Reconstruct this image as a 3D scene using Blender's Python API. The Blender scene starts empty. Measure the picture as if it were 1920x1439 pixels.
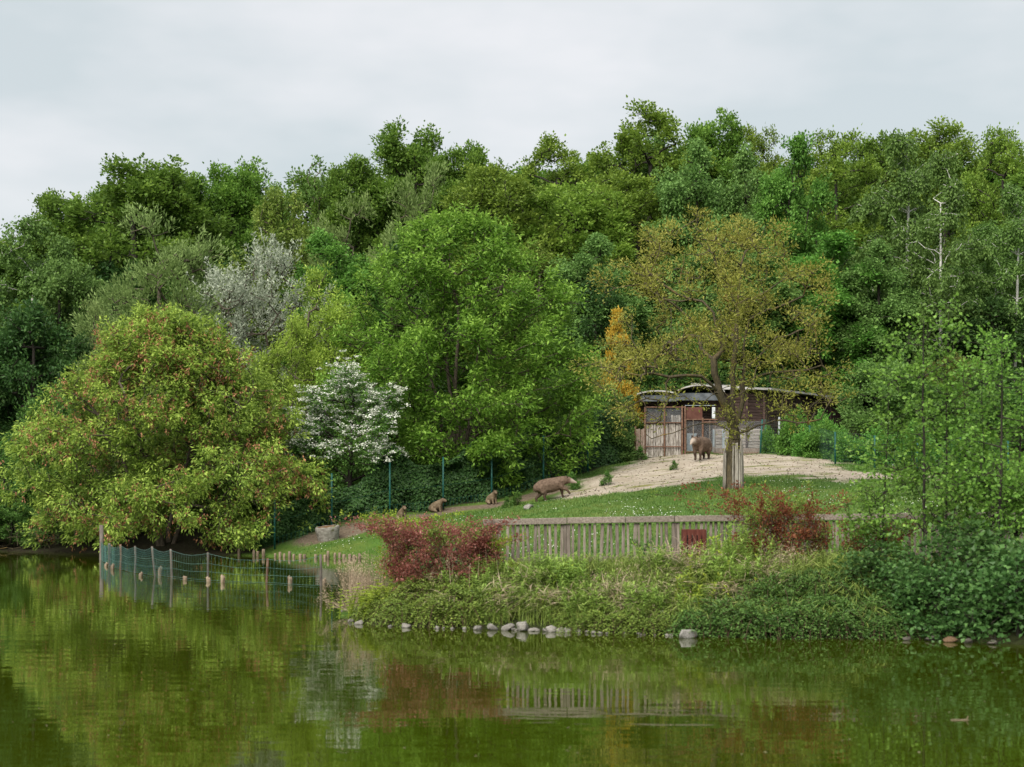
import bpy, bmesh, math
import numpy as np
from mathutils import Vector, Matrix, Euler

# ------------------------------------------------------------------ camera, world, sun, exposure
scene = bpy.context.scene
F = 3348.0          # focal length in pixels of a 1920 px wide picture
HZ = 928.0          # row of the horizon in that picture
CAMZ = 2.5          # eye height above the pond

cam_data = bpy.data.cameras.new('camera')
cam = bpy.data.objects.new('camera', cam_data)
scene.collection.objects.link(cam)
cam.location = (0, 0, CAMZ)
cam.rotation_euler = (math.radians(90), 0, 0)
cam_data.sensor_width = 36.0
cam_data.lens = F / 1920 * 36.0
cam_data.shift_y = (HZ - 719.5) / 1920
cam_data.clip_end = 3000
cam_data.dof.use_dof = True
cam_data.dof.focus_distance = 80
cam_data.dof.aperture_fstop = 2.0
scene.camera = cam

SUN_EL, SUN_AZ = math.radians(42), math.radians(206)   # azimuth from +Y, clockwise
world = bpy.data.worlds.new('World'); scene.world = world
world.use_nodes = True
nt = world.node_tree; nt.nodes.clear()
def wn(t): return nt.nodes.new(t)
out = wn('ShaderNodeOutputWorld'); bg = wn('ShaderNodeBackground')
sky = wn('ShaderNodeTexSky'); sky.sky_type = 'NISHITA'; sky.sun_disc = False
sky.sun_elevation = SUN_EL; sky.sun_rotation = SUN_AZ
skm = wn('ShaderNodeVectorMath'); skm.operation = 'SCALE'; skm.inputs[3].default_value = 0.05
nt.links.new(sky.outputs[0], skm.inputs[0])
tc = wn('ShaderNodeTexCoord'); mp = wn('ShaderNodeMapping'); mp.inputs['Scale'].default_value = (1.0, 1.0, 2.6)
mp.inputs['Location'].default_value = (3.1, 0.4, 0.2)
nt.links.new(tc.outputs['Generated'], mp.inputs[0])
nz = wn('ShaderNodeTexNoise'); nz.inputs['Scale'].default_value = 3.2; nz.inputs['Detail'].default_value = 5
nz.inputs['Roughness'].default_value = 0.5
nt.links.new(mp.outputs[0], nz.inputs[0])
cr = wn('ShaderNodeValToRGB')
cr.color_ramp.elements[0].position = 0.40; cr.color_ramp.elements[0].color = (0.150, 0.165, 0.170, 1)
cr.color_ramp.elements[1].position = 0.58; cr.color_ramp.elements[1].color = (0.200, 0.202, 0.206, 1)
nt.links.new(nz.outputs[0], cr.inputs[0])
mx = wn('ShaderNodeMix'); mx.data_type = 'RGBA'; mx.inputs[0].default_value = 0.95
nt.links.new(skm.outputs[0], mx.inputs[6]); nt.links.new(cr.outputs[0], mx.inputs[7])
nt.links.new(mx.outputs[2], bg.inputs[0]); bg.inputs[1].default_value = 1.0
nt.links.new(bg.outputs[0], out.inputs[0])

sd = bpy.data.lights.new('sun', 'SUN'); sd.energy = 1.5; sd.angle = math.radians(50); sd.color = (1.0, 0.95, 0.87)
sun = bpy.data.objects.new('sun', sd); scene.collection.objects.link(sun)
sdir = Vector((math.sin(SUN_AZ) * math.cos(SUN_EL), math.cos(SUN_AZ) * math.cos(SUN_EL), math.sin(SUN_EL)))
sun.rotation_euler = sdir.to_track_quat('Z', 'Y').to_euler()
sun.location = (0, 0, 60)

vs = scene.view_settings
vs.view_transform = 'Standard'; vs.look = 'None'; vs.exposure = 2.1; vs.gamma = 1.0
vs.use_curve_mapping = False
scene.cycles.max_bounces = 6; scene.cycles.diffuse_bounces = 4; scene.cycles.glossy_bounces = 2
scene.cycles.transmission_bounces = 3; scene.cycles.transparent_max_bounces = 4
scene.cycles.use_denoising = True
scene.cycles.caustics_reflective = False; scene.cycles.caustics_refractive = False

# ------------------------------------------------------------------ helpers
RNG = np.random.default_rng(7)
COL = scene.collection
_ON = 'first second third fourth fifth sixth seventh eighth ninth tenth eleventh twelfth thirteenth fourteenth fifteenth sixteenth seventeenth eighteenth nineteenth'.split()
def nth(i):
    if i < 19: return _ON[i]
    t = ['twentieth', 'thirtieth', 'fortieth', 'fiftieth', 'sixtieth'][(i + 1) // 10 - 2]; u = ['twenty', 'thirty', 'forty', 'fifty', 'sixty'][(i + 1) // 10 - 2]
    return t if (i + 1) % 10 == 0 else u + '-' + _ON[(i + 1) % 10 - 1]
def tag(o, label=None, cat=None, group=None, kind=None):
    if label: o['label'] = label
    if cat: o['category'] = cat
    if group: o['group'] = group
    if kind: o['kind'] = kind
    return o
def empty(name, loc=(0, 0, 0), rz=0.0):
    o = bpy.data.objects.new(name, None); COL.objects.link(o)
    o.location = loc; o.rotation_euler = (0, 0, rz); o.empty_display_size = 0.2
    return o
def link(name, me, parent=None, loc=None, rot=None, scl=None):
    o = bpy.data.objects.new(name, me); COL.objects.link(o)
    if parent is not None: o.parent = parent
    if loc is not None: o.location = loc
    if rot is not None: o.rotation_euler = rot
    if scl is not None: o.scale = scl
    return o
def copy_tree(o, parent=None):
    c = o.copy(); COL.objects.link(c); c.parent = parent
    for ch in [x for x in o.children]: copy_tree(ch, c)
    return c
def mesh_np(name, verts, faces, mat=None, smooth=False, face_attr=None, point_attr=None):
    """faces: (N,k) int array, all of one size"""
    me = bpy.data.meshes.new(name)
    verts = np.asarray(verts, np.float32); faces = np.asarray(faces, np.int32)
    n, k = faces.shape
    me.vertices.add(len(verts)); me.vertices.foreach_set('co', verts.ravel())
    me.loops.add(n * k); me.loops.foreach_set('vertex_index', faces.ravel())
    me.polygons.add(n)
    me.polygons.foreach_set('loop_start', np.arange(0, n * k, k, dtype=np.int32))
    try: me.polygons.foreach_set('loop_total', np.full(n, k, np.int32))
    except Exception: pass
    me.polygons.foreach_set('use_smooth', np.full(n, smooth, bool))
    for nm, a in (face_attr or {}).items():
        at = me.attributes.new(nm, 'FLOAT', 'FACE'); at.data.foreach_set('value', np.asarray(a, np.float32))
    for nm, a in (point_attr or {}).items():
        at = me.attributes.new(nm, 'FLOAT', 'POINT'); at.data.foreach_set('value', np.asarray(a, np.float32))
    me.update(calc_edges=True); me.validate()
    if mat: me.materials.append(mat)
    return me
def nrmz(v): return v / np.maximum(np.linalg.norm(v, axis=-1, keepdims=True), 1e-9)
def box_mesh(name, sx, sy, sz, mat, bev=0.0, base=True):
    bm = bmesh.new(); bmesh.ops.create_cube(bm, size=1)
    for v in bm.verts:
        v.co.x *= sx; v.co.y *= sy; v.co.z *= sz
        if base: v.co.z += sz / 2
    if bev: bmesh.ops.bevel(bm, geom=bm.edges[:], offset=bev, segments=1, affect='EDGES')
    me = bpy.data.meshes.new(name); bm.to_mesh(me); bm.free(); me.materials.append(mat); return me
def tubes(p0, p1, r0, r1, k=5, twist=0.0):
    """one tapered prism for each segment; returns verts, quad faces"""
    p0 = np.asarray(p0, float); p1 = np.asarray(p1, float); S = len(p0)
    r0 = np.asarray(r0, float).reshape(S, 1, 1); r1 = np.asarray(r1, float).reshape(S, 1, 1)
    d = nrmz(p1 - p0)
    ref = np.where(np.abs(d[:, 2:3]) > 0.95, np.array([[1., 0, 0]]), np.array([[0, 0, 1.]]))
    u = nrmz(np.cross(d, ref)); v = np.cross(d, u)
    a = np.linspace(0, 2 * math.pi, k, endpoint=False) + twist
    ring = np.cos(a)[None, :, None] * u[:, None, :] + np.sin(a)[None, :, None] * v[:, None, :]
    V = np.concatenate([p0[:, None] + r0 * ring, p1[:, None] + r1 * ring], axis=1).reshape(-1, 3)
    i = np.arange(k); j = (i + 1) % k
    f = np.stack([i, j, j + k, i + k], 1)[None] + (np.arange(S) * 2 * k)[:, None, None]
    return V, f.reshape(-1, 4)
def polyline_tube(name, pts, radii, mat, k=8, cap=True):
    """a smooth tube along a polyline with consistent rings"""
    pts = np.asarray(pts, float); n = len(pts); radii = np.broadcast_to(radii, (n,))
    V = []; t = np.gradient(pts, axis=0); t = nrmz(t)
    ref = np.array([0.31, 0.93, 0.17])
    u = ref - t[0] * np.dot(ref, t[0]); u /= np.linalg.norm(u)
    for i in range(n):
        u = u - t[i] * np.dot(u, t[i]); u /= np.linalg.norm(u); v = np.cross(t[i], u)
        for a in range(k):
            A = 2 * math.pi * a / k
            V.append(pts[i] + radii[i] * (math.cos(A) * u + math.sin(A) * v))
    Fq = [[i * k + a, i * k + (a + 1) % k, (i + 1) * k + (a + 1) % k, (i + 1) * k + a] for i in range(n - 1) for a in range(k)]
    me = bpy.data.meshes.new(name)
    faces = [list(f) for f in Fq]
    if cap: faces += [list(range(k))[::-1], list(range((n - 1) * k, n * k))]
    me.from_pydata([tuple(v) for v in V], [], faces); me.update()
    me.polygons.foreach_set('use_smooth', [True] * len(me.polygons))
    me.materials.append(mat); return me

# ------------------------------------------------------------------ materials
def new_mat(name):
    m = bpy.data.materials.new(name); m.use_nodes = True; t = m.node_tree; t.nodes.clear()
    o = t.nodes.new('ShaderNodeOutputMaterial'); p = t.nodes.new('ShaderNodeBsdfPrincipled')
    t.links.new(p.outputs[0], o.inputs[0]); return m, t, p, o
def ramp(t, cols, pos=None):
    r = t.nodes.new('ShaderNodeValToRGB'); e = r.color_ramp.elements
    pos = pos or [i / (len(cols) - 1) for i in range(len(cols))]
    while len(e) < len(cols): e.new(0.5)
    for i, (c, p) in enumerate(zip(cols, pos)):
        e[i].position = p; e[i].color = (*c, 1)
    return r
LEAFGAIN = 1.7
def leaf_mat(name, cols, transl=0.42, rough=0.5, spec=0.25, vary=0.04):
    m, t, p, o = new_mat(name)
    at = t.nodes.new('ShaderNodeAttribute'); at.attribute_name = 'tint'
    r = ramp(t, [tuple(min(.8, c * LEAFGAIN * k_) for c in q) for q, k_ in zip(cols, (.82, 1.0, 1.2))]); t.links.new(at.outputs['Fac'], r.inputs[0])  # dark end lowered, light end raised: foliage highlights painted into the leaf colours
    oi = t.nodes.new('ShaderNodeObjectInfo')
    mr = t.nodes.new('ShaderNodeMapRange'); mr.inputs[3].default_value = 0.5 - vary * 0.25; mr.inputs[4].default_value = 0.5 + vary * 0.08
    t.links.new(oi.outputs['Random'], mr.inputs[0])
    mv = t.nodes.new('ShaderNodeMapRange'); mv.inputs[3].default_value = 1 - vary * 2.2; mv.inputs[4].default_value = 1 + vary * 2.2
    t.links.new(oi.outputs['Random'], mv.inputs[0])
    hs = t.nodes.new('ShaderNodeHueSaturation')
    t.links.new(mr.outputs[0], hs.inputs['Hue']); t.links.new(mv.outputs[0], hs.inputs['Value'])
    t.links.new(r.outputs[0], hs.inputs['Color']); hs.inputs['Saturation'].default_value = 1.0
    t.links.new(hs.outputs[0], p.inputs['Base Color'])
    p.inputs['Roughness'].default_value = rough; p.inputs['Specular IOR Level'].default_value = spec
    if transl > 0:
        tr = t.nodes.new('ShaderNodeBsdfTranslucent'); ms = t.nodes.new('ShaderNodeMixShader')
        t.links.new(hs.outputs[0], tr.inputs[0]); ms.inputs[0].default_value = transl
        t.links.new(p.outputs[0], ms.inputs[1]); t.links.new(tr.outputs[0], ms.inputs[2]); t.links.new(ms.outputs[0], o.inputs[0])
    return m
def grain_mat(name, cols, scale=(8, 8, 1), nscale=3.0, rough=0.85, bump=0.3, coord='Object', vary=0.15, detail=6, bdist=0.02, pos=None, moss=None):
    m, t, p, o = new_mat(name)
    tcn = t.nodes.new('ShaderNodeTexCoord'); mpn = t.nodes.new('ShaderNodeMapping'); mpn.inputs['Scale'].default_value = scale
    oi = t.nodes.new('ShaderNodeObjectInfo'); ad = t.nodes.new('ShaderNodeVectorMath'); ad.operation = 'ADD'
    sc = t.nodes.new('ShaderNodeMath'); sc.operation = 'MULTIPLY'; sc.inputs[1].default_value = 37.0
    t.links.new(oi.outputs['Random'], sc.inputs[0])
    t.links.new(tcn.outputs[coord], ad.inputs[0]); t.links.new(sc.outputs[0], ad.inputs[1])
    t.links.new(ad.outputs[0], mpn.inputs[0])
    n = t.nodes.new('ShaderNodeTexNoise'); n.inputs['Scale'].default_value = nscale; n.inputs['Detail'].default_value = detail
    n.inputs['Roughness'].default_value = 0.62
    t.links.new(mpn.outputs[0], n.inputs[0])
    r = ramp(t, cols, pos or [0.3 + 0.4 * i / (len(cols) - 1) for i in range(len(cols))]); t.links.new(n.outputs[0], r.inputs[0])
    hs = t.nodes.new('ShaderNodeHueSaturation'); mv = t.nodes.new('ShaderNodeMapRange')
    mv.inputs[3].default_value = 1 - vary; mv.inputs[4].default_value = 1 + vary
    t.links.new(oi.outputs['Random'], mv.inputs[0]); t.links.new(mv.outputs[0], hs.inputs['Value'])
    t.links.new(r.outputs[0], hs.inputs['Color']); last = hs.outputs[0]
    if moss:
        n2 = t.nodes.new('ShaderNodeTexNoise'); n2.inputs['Scale'].default_value = moss[1]; n2.inputs['Detail'].default_value = 4
        t.links.new(ad.outputs[0], n2.inputs[0])
        r2 = ramp(t, [(0, 0, 0), (1, 1, 1)], [moss[2], moss[2] + 0.12]); t.links.new(n2.outputs[0], r2.inputs[0])
        mm = t.nodes.new('ShaderNodeMix'); mm.data_type = 'RGBA'; t.links.new(r2.outputs[0], mm.inputs[0])
        t.links.new(last, mm.inputs[6]); mm.inputs[7].default_value = (*moss[0], 1); last = mm.outputs[2]
    t.links.new(last, p.inputs['Base Color'])
    p.inputs['Roughness'].default_value = rough; p.inputs['Specular IOR Level'].default_value = 0.25
    b = t.nodes.new('ShaderNodeBump'); b.inputs['Strength'].default_value = bump; b.inputs['Distance'].default_value = bdist
    t.links.new(n.outputs[0], b.inputs['Height']); t.links.new(b.outputs[0], p.inputs['Normal'])
    return m
M = {}
M['oak'] = leaf_mat('leaf_oak', [(.036, .082, .012), (.068, .132, .019), (.118, .190, .030)])
M['yoak'] = leaf_mat('leaf_young_oak', [(.052, .098, .012), (.092, .152, .020), (.148, .208, .034)])
M['willow'] = leaf_mat('leaf_willow', [(.060, .095, .026), (.10, .145, .042), (.15, .20, .068)], rough=.6)
M['birch'] = leaf_mat('leaf_birch', [(.040, .085, .018), (.068, .128, .028), (.105, .175, .042)])
M['linden'] = leaf_mat('leaf_linden', [(.045, .098, .024), (.080, .148, .036), (.125, .205, .056)])
M['mapleg'] = leaf_mat('leaf_bright', [(.036, .10, .018), (.066, .16, .026), (.11, .22, .04)])
M['hornbeam'] = leaf_mat('leaf_hornbeam', [(.055, .095, .016), (.095, .145, .024), (.15, .19, .04)])
M['boxelder'] = leaf_mat('leaf_box_elder', [(.044, .115, .012), (.078, .172, .020), (.135, .24, .036)])
M['boxelder2'] = leaf_mat('leaf_box_elder_pale', [(.085, .14, .018), (.13, .20, .027), (.19, .265, .042)])
M['maple'] = leaf_mat('leaf_maple', [(.062, .108, .016), (.120, .180, .028), (.20, .262, .048)])
M['samara'] = leaf_mat('samara_red', [(.10, .045, .020), (.165, .075, .036), (.23, .12, .06)], transl=.2)
M['locust'] = leaf_mat('leaf_locust', [(.098, .102, .019), (.150, .154, .029), (.205, .205, .047)])
M['dark'] = leaf_mat('leaf_yew', [(.015, .042, .011), (.027, .064, .015), (.045, .09, .021)])
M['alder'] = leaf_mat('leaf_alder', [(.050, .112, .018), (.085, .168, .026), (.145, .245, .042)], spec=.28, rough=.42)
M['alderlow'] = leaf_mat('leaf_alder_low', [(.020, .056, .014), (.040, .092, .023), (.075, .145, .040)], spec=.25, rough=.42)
M['ivy'] = leaf_mat('leaf_ivy', [(.008, .024, .006), (.015, .040, .009), (.027, .058, .013)], transl=.15, spec=.18, rough=.5)
M['haw'] = leaf_mat('leaf_hawthorn', [(.028, .07, .016), (.05, .11, .022), (.085, .16, .032)])
M['blossom'] = leaf_mat('blossom_white', [(.33, .35, .28), (.43, .44, .38), (.50, .50, .46)], transl=.25)
M['silver'] = leaf_mat('leaf_silver', [(.135, .165, .115), (.20, .23, .17), (.28, .305, .245)], transl=.25)
M['gold'] = leaf_mat('leaf_golden', [(.15, .10, .010), (.24, .155, .015), (.32, .21, .03)], transl=.2)
M['thuja'] = leaf_mat('leaf_thuja', [(.035, .05, .010), (.06, .075, .015), (.10, .10, .022)], transl=.15)
M['coton'] = leaf_mat('leaf_cotoneaster', [(.036, .064, .010), (.072, .112, .017), (.130, .170, .032)], transl=.2)
M['cotong'] = leaf_mat('leaf_cotoneaster_green', [(.016, .044, .008), (.033, .074, .013), (.062, .115, .024)], transl=.2)
M['herb'] = leaf_mat('leaf_herb', [(.060, .112, .018), (.102, .168, .028), (.165, .235, .052)])
M['lime'] = leaf_mat('leaf_lime', [(.088, .135, .012), (.135, .19, .018), (.19, .235, .032)])
M['barberry'] = leaf_mat('leaf_barberry', [(.075, .022, .015), (.14, .050, .034), (.26, .125, .095)], spec=.35, rough=.4)
M['barberryo'] = leaf_mat('leaf_barberry_orange', [(.060, .016, .008), (.11, .032, .014), (.17, .065, .03)], spec=.35)
M['grassl'] = leaf_mat('blade_lawn', [(.026, .064, .010), (.042, .088, .015), (.068, .110, .025)], transl=.2)
M['grasslong'] = leaf_mat('blade_long', [(.055, .085, .014), (.088, .125, .022), (.145, .17, .044)], transl=.25)
M['straw'] = leaf_mat('blade_straw', [(.13, .098, .062), (.20, .155, .105), (.27, .22, .155)], transl=.15)
M['bark'] = grain_mat('bark_grey_brown', [(.035, .028, .020), (.075, .060, .043), (.12, .10, .075)], (9, 9, 2), 2.5, bump=.5)
M['barkdark'] = grain_mat('bark_dark', [(.014, .012, .010), (.03, .026, .02), (.05, .042, .032)], (9, 9, 2), 2.5, bump=.5)
M['barklich'] = grain_mat('bark_lichen', [(.025, .021, .014), (.062, .05, .03), (.12, .092, .045)], (7, 7, 1.6), 2.4, bump=.8, moss=((.19, .125, .035), 1.1, .57))
M['barkbirch'] = grain_mat('bark_birch', [(.10, .09, .08), (.54, .52, .49), (.66, .64, .61)], (2, 2, 6), 1.6, bump=.2, pos=[.3, .42, .7])
M['barkred'] = grain_mat('bark_barberry', [(.045, .025, .016), (.08, .05, .03), (.12, .08, .055)], (9, 9, 2), 3)
M['woodgrey'] = grain_mat('wood_grey', [(.085, .068, .054), (.165, .138, .112), (.25, .22, .185)], (14, 14, 1.2), 2.2, vary=.36, bump=.4)
M['woodrail'] = grain_mat('wood_rail', [(.10, .082, .064), (.19, .16, .13), (.27, .235, .195)], (1.2, 14, 14), 2.2, vary=.1, bump=.4)
M['woodpale'] = grain_mat('wood_pale_worn', [(.09, .07, .055), (.30, .27, .235), (.46, .43, .395)], (10, 10, 1.6), 2.4, vary=.15, bump=.35, pos=[.33, .5, .66])
M['woodgate'] = grain_mat('wood_brown', [(.12, .075, .055), (.22, .16, .125), (.36, .30, .25)], (10, 10, 1.2), 2.4, vary=.15, bump=.35)
M['wooddark'] = grain_mat('wood_dark', [(.022, .013, .011), (.045, .027, .022), (.075, .05, .042)], (1, 8, 8), 2.4, vary=.3, bump=.4)
M['woodlog'] = grain_mat('wood_log_grey', [(.13, .10, .085), (.27, .235, .21), (.42, .39, .36)], (1, 8, 8), 2.4, vary=.25, bump=.4)
M['stake'] = grain_mat('wood_stake', [(.09, .065, .042), (.17, .13, .09), (.26, .21, .15)], (9, 9, 1.5), 2.4, vary=.3, bump=.3)
M['stakegrey'] = grain_mat('wood_split_grey', [(.12, .105, .085), (.25, .225, .19), (.38, .35, .31)], (10, 10, .8), 2.4, vary=.25, bump=.5)
M['bin'] = grain_mat('wood_red_brown', [(.055, .013, .009), (.09, .024, .016), (.13, .045, .032)], (12, 12, 1.2), 2.2, vary=.15, bump=.2)
M['rust'] = grain_mat('steel_rust', [(.07, .036, .023), (.125, .068, .044), (.185, .115, .08)], (3, 3, 3), 3, vary=.15, bump=.2)
M['rustpanel'] = grain_mat('panel_brown', [(.075, .028, .02), (.10, .042, .03), (.125, .055, .04)], (2, 2, 2), 2, vary=.05, bump=.1)
M['green'] = grain_mat('paint_green', [(.005, .045, .036), (.008, .066, .054), (.02, .095, .078)], (3, 3, 3), 3, rough=.5, vary=.12, bump=.05)
M['wire'] = grain_mat('wire_green', [(.03, .08, .065), (.06, .13, .11), (.10, .18, .155)], (3, 3, 3), 3, rough=.45, vary=.1, bump=.02)
M['teal'] = grain_mat('net_teal', [(.006, .055, .052), (.012, .085, .08), (.02, .12, .11)], (3, 3, 3), 3, rough=.6, vary=.1, bump=.02)
M['steel'] = grain_mat('steel_grey', [(.18, .20, .21), (.27, .29, .30), (.36, .38, .39)], (3, 3, 3), 3, rough=.5, vary=.1, bump=.05)
M['roof'] = grain_mat('roof_sheet', [(.24, .23, .215), (.34, .33, .315), (.44, .43, .42)], (1.5, 1.5, 1.5), 2, rough=.7, vary=.08, bump=.15, moss=((.30, .25, .16), 1.6, .56))
M['felt'] = grain_mat('roof_felt', [(.045, .05, .055), (.08, .09, .10), (.13, .14, .15)], (1.5, 1.5, 1.5), 2, rough=.8, vary=.1, bump=.15)
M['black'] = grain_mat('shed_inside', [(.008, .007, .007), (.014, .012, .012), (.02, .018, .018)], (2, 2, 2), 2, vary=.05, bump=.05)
M['white'] = grain_mat('paint_white', [(.40, .43, .45), (.5, .52, .54), (.58, .6, .62)], (2, 2, 2), 2, vary=.05, bump=.05)
M['bluepanel'] = grain_mat('sheet_blue_grey', [(.13, .16, .18), (.22, .26, .285), (.32, .36, .385)], (4, 4, 1), 2, vary=.1, bump=.1)
M['stone'] = grain_mat('stone_pale', [(.09, .082, .068), (.18, .168, .15), (.29, .275, .255)], (3, 3, 3), 2.2, vary=.22, bump=.5, moss=((.12, .12, .06), 3, .62))
M['stonewarm'] = grain_mat('stone_warm', [(.07, .04, .022), (.13, .08, .045), (.19, .125, .08)], (3, 3, 3), 2.2, vary=.15, bump=.5)
M['concrete'] = grain_mat('concrete_old', [(.10, .09, .075), (.20, .185, .16), (.29, .27, .245)], (3, 3, 6), 2.2, vary=.1, bump=.5, moss=((.07, .07, .03), 4, .6))
M['rustmoss'] = grain_mat('moss_brown', [(.06, .03, .015), (.13, .07, .035), (.17, .12, .05)], (4, 4, 4), 2.2, vary=.1, bump=.6)

# ------------------------------------------------------------------ terrain
def W(px, py, Y): return np.array([(px - 960) / F * Y, Y, CAMZ - (py - HZ) * Y / F])
def YW(py): return CAMZ * F / (py - HZ)          # distance of a point on the water
POND = np.array([(-260, 96), (-80, 84), (-34, 81), (-22.6, 79), (-13, 74.5), (-10, 72.5), (-8.2, 70.6), (-5.6, 69.8), (-3.6, 66),
                 (-2.2, 60), (-1.6, 52), (-2.0, 45), (-2.9, 41.5), (-3.55, 38.8), (-3.45, 36.4), (-2.7, 34.2), (-1.4, 33.5), (0.2, 33.0), (1.6, 32.4), (2.9, 31.9),
                 (4.2, 31.5), (5.6, 31.2), (7.3, 30.9), (8.6, 29.8), (14, 28), (40, 26), (140, 20), (140, 8), (40, 6), (10, 5), (-10, 5), (-60, 0), (-260, -20)], float)
def poly_sd(P, poly):
    """signed distance, positive inside"""
    P = np.asarray(P, float); x = P[:, 0]; y = P[:, 1]
    d2 = np.full(len(P), 1e18); ins = np.zeros(len(P), bool)
    n = len(poly)
    for i in range(n):
        a = poly[i]; b = poly[(i + 1) % n]; e = b - a
        t = np.clip(((x - a[0]) * e[0] + (y - a[1]) * e[1]) / max(e @ e, 1e-9), 0, 1)
        d2 = np.minimum(d2, (x - a[0] - t * e[0]) ** 2 + (y - a[1] - t * e[1]) ** 2)
        c = (a[1] > y) != (b[1] > y)
        with np.errstate(divide='ignore', invalid='ignore'):
            xi = a[0] + (y - a[1]) / (b[1] - a[1] if b[1] != a[1] else 1e-9) * e[0]
        ins ^= c & (x < xi)
    return np.where(ins, 1, -1) * np.sqrt(d2)
ctrl = []
for px, py, Y in [(515, 1022, 74.5), (622, 989, 76.5), (731, 964, 78), (831, 955, 80), (922, 941, 81.3), (1019, 911, 83.6), (1102, 886, 88), (1190, 862, 92.5),
                  (1040, 938, 80), (922, 946, 80), (820, 961, 79), (1375, 915, 67), (1313, 864, 86), (1240, 856, 92), (1400, 851, 93), (1560, 852, 90),
                  (1600, 885, 77), (1200, 890, 83), (1500, 882, 78), (1700, 893, 76), (1900, 893, 76), (1900, 882, 90), (1100, 925, 78), (1250, 905, 76),
                  (1540, 912, 67), (1800, 912, 67), (690, 1008, 73.5), (600, 1020, 73), (760, 995, 72), (620, 1000, 75.5)]:
    ctrl.append(W(px, py, Y))
for px, Y, z in [(1000, 67, 1.75), (850, 70, 1.05), (1000, 55, 1.25), (1200, 55, 1.7), (1500, 55, 1.95), (1850, 55, 1.95), (1000, 45, 1.0), (1400, 45, 1.1),
                 (1900, 45, 1.2), (800, 37, .85), (930, 36.5, 1.05), (1200, 36.5, 1.1), (1500, 36.5, 1.15), (1900, 36.5, 1.2), (900, 34, .85), (1300, 33.4, .9), (1700, 33, .9),
                 (300, 100, 2.6), (0, 100, 2.4), (-300, 100, 2.5), (900, 100, 5.2), (1400, 100, 5.6), (1800, 100, 5.6), (2300, 100, 5.0), (0, 125, 7), (500, 125, 8.5), (900, 125, 10),
                 (1500, 125, 11), (2000, 125, 11), (2500, 125, 10), (-400, 125, 6), (0, 84, .7), (-300, 88, .7), (300, 82, .8), (200, 90, 1.4), (0, 150, 12), (900, 150, 13.5), (1800, 150, 14),
                 (-500, 150, 10), (2600, 150, 13), (-600, 200, 14), (900, 200, 15), (2400, 200, 15), (2200, 60, 2.0), (2400, 36, 1.2), (2300, 80, 3.4)]:
    ctrl.append(np.array([(px - 960) / F * Y, Y, z]))
for x, y, z in [(0, 0, .8), (-60, -15, .8), (60, -10, .8), (0, -60, 1.2), (90, 60, 2.5), (-90, 150, 9), (110, 30, 1.2)]:
    ctrl.append(np.array([x, y, z], float))
ctrl = np.array(ctrl)
def _ker(A, B): return -np.sqrt(((A[:, None, :2] - B[None, :, :2]) ** 2).sum(-1) + 1.0)
_K = _ker(ctrl, ctrl) - 0.6 * np.eye(len(ctrl)) * 0.2
_S = np.zeros((len(ctrl) + 1,) * 2); _S[:-1, :-1] = _K; _S[-1, :-1] = 1; _S[:-1, -1] = 1
_w = np.linalg.solve(_S, np.append(ctrl[:, 2], 0))
def sstep(a, b, x):
    t = np.clip((x - a) / (b - a), 0, 1); return t * t * (3 - 2 * t)
def vnoise(x, y, s, seed=0):
    x = np.asarray(x) / s + 100 + seed * 17.3; y = np.asarray(y) / s + 100 + seed * 9.1
    xi = np.floor(x).astype(np.int64); yi = np.floor(y).astype(np.int64); fx = x - xi; fy = y - yi
    def h(a, b):
        q = np.sin(a * 127.1 + b * 311.7 + seed * 74.7) * 43758.5453; return q - np.floor(q)
    fx = fx * fx * (3 - 2 * fx); fy = fy * fy * (3 - 2 * fy)
    return (h(xi, yi) * (1 - fx) + h(xi + 1, yi) * fx) * (1 - fy) + (h(xi, yi + 1) * (1 - fx) + h(xi + 1, yi + 1) * fx) * fy
def gz(x, y):
    x = np.atleast_1d(np.asarray(x, float)); y = np.atleast_1d(np.asarray(y, float))
    out = np.empty(len(x))
    for i in range(0, len(x), 20000):
        xs = np.clip(x[i:i + 20000], -110, 120); ys = np.clip(y[i:i + 20000], -60, 210)
        P = np.stack([xs, ys], 1)
        h = _ker(P, ctrl) @ _w[:-1] + _w[-1]
        Q = np.stack([x[i:i + 20000], y[i:i + 20000]], 1)
        s = -poly_sd(Q, POND) + 0.25 * (vnoise(Q[:, 0], Q[:, 1], 0.8, 3) - .5)
        h = np.maximum(h, .15) + 0.10 * (vnoise(xs, ys, 1.7, 1) - .5) + 0.05 * (vnoise(xs, ys, .5, 2) - .5)
        k = sstep(0, 2.6, s)
        hl = 0.06 + (h - 0.06) * k
        out[i:i + 20000] = np.where(s > 0, hl, np.maximum(0.06 + s * 0.8, -0.9))
    return out
def g1(x, y): return float(gz([x], [y])[0])
def hit(px, py, y0=30.0, y1=170.0):
    """the first point of the ground on the line of sight through a photo pixel"""
    Y = np.arange(y0, y1, .1); X = (px - 960) / F * Y; Z = CAMZ - (py - HZ) * Y / F
    d = Z - gz(X, Y); i = np.argmax(d <= 0)
    if d[i] > 0: i = len(Y) - 1
    return np.array([X[i], Y[i], gz([X[i]], [Y[i]])[0]])
def gpoint(px, Y):
    x = (px - 960) / F * Y; return np.array([x, Y, g1(x, Y)])

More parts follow.
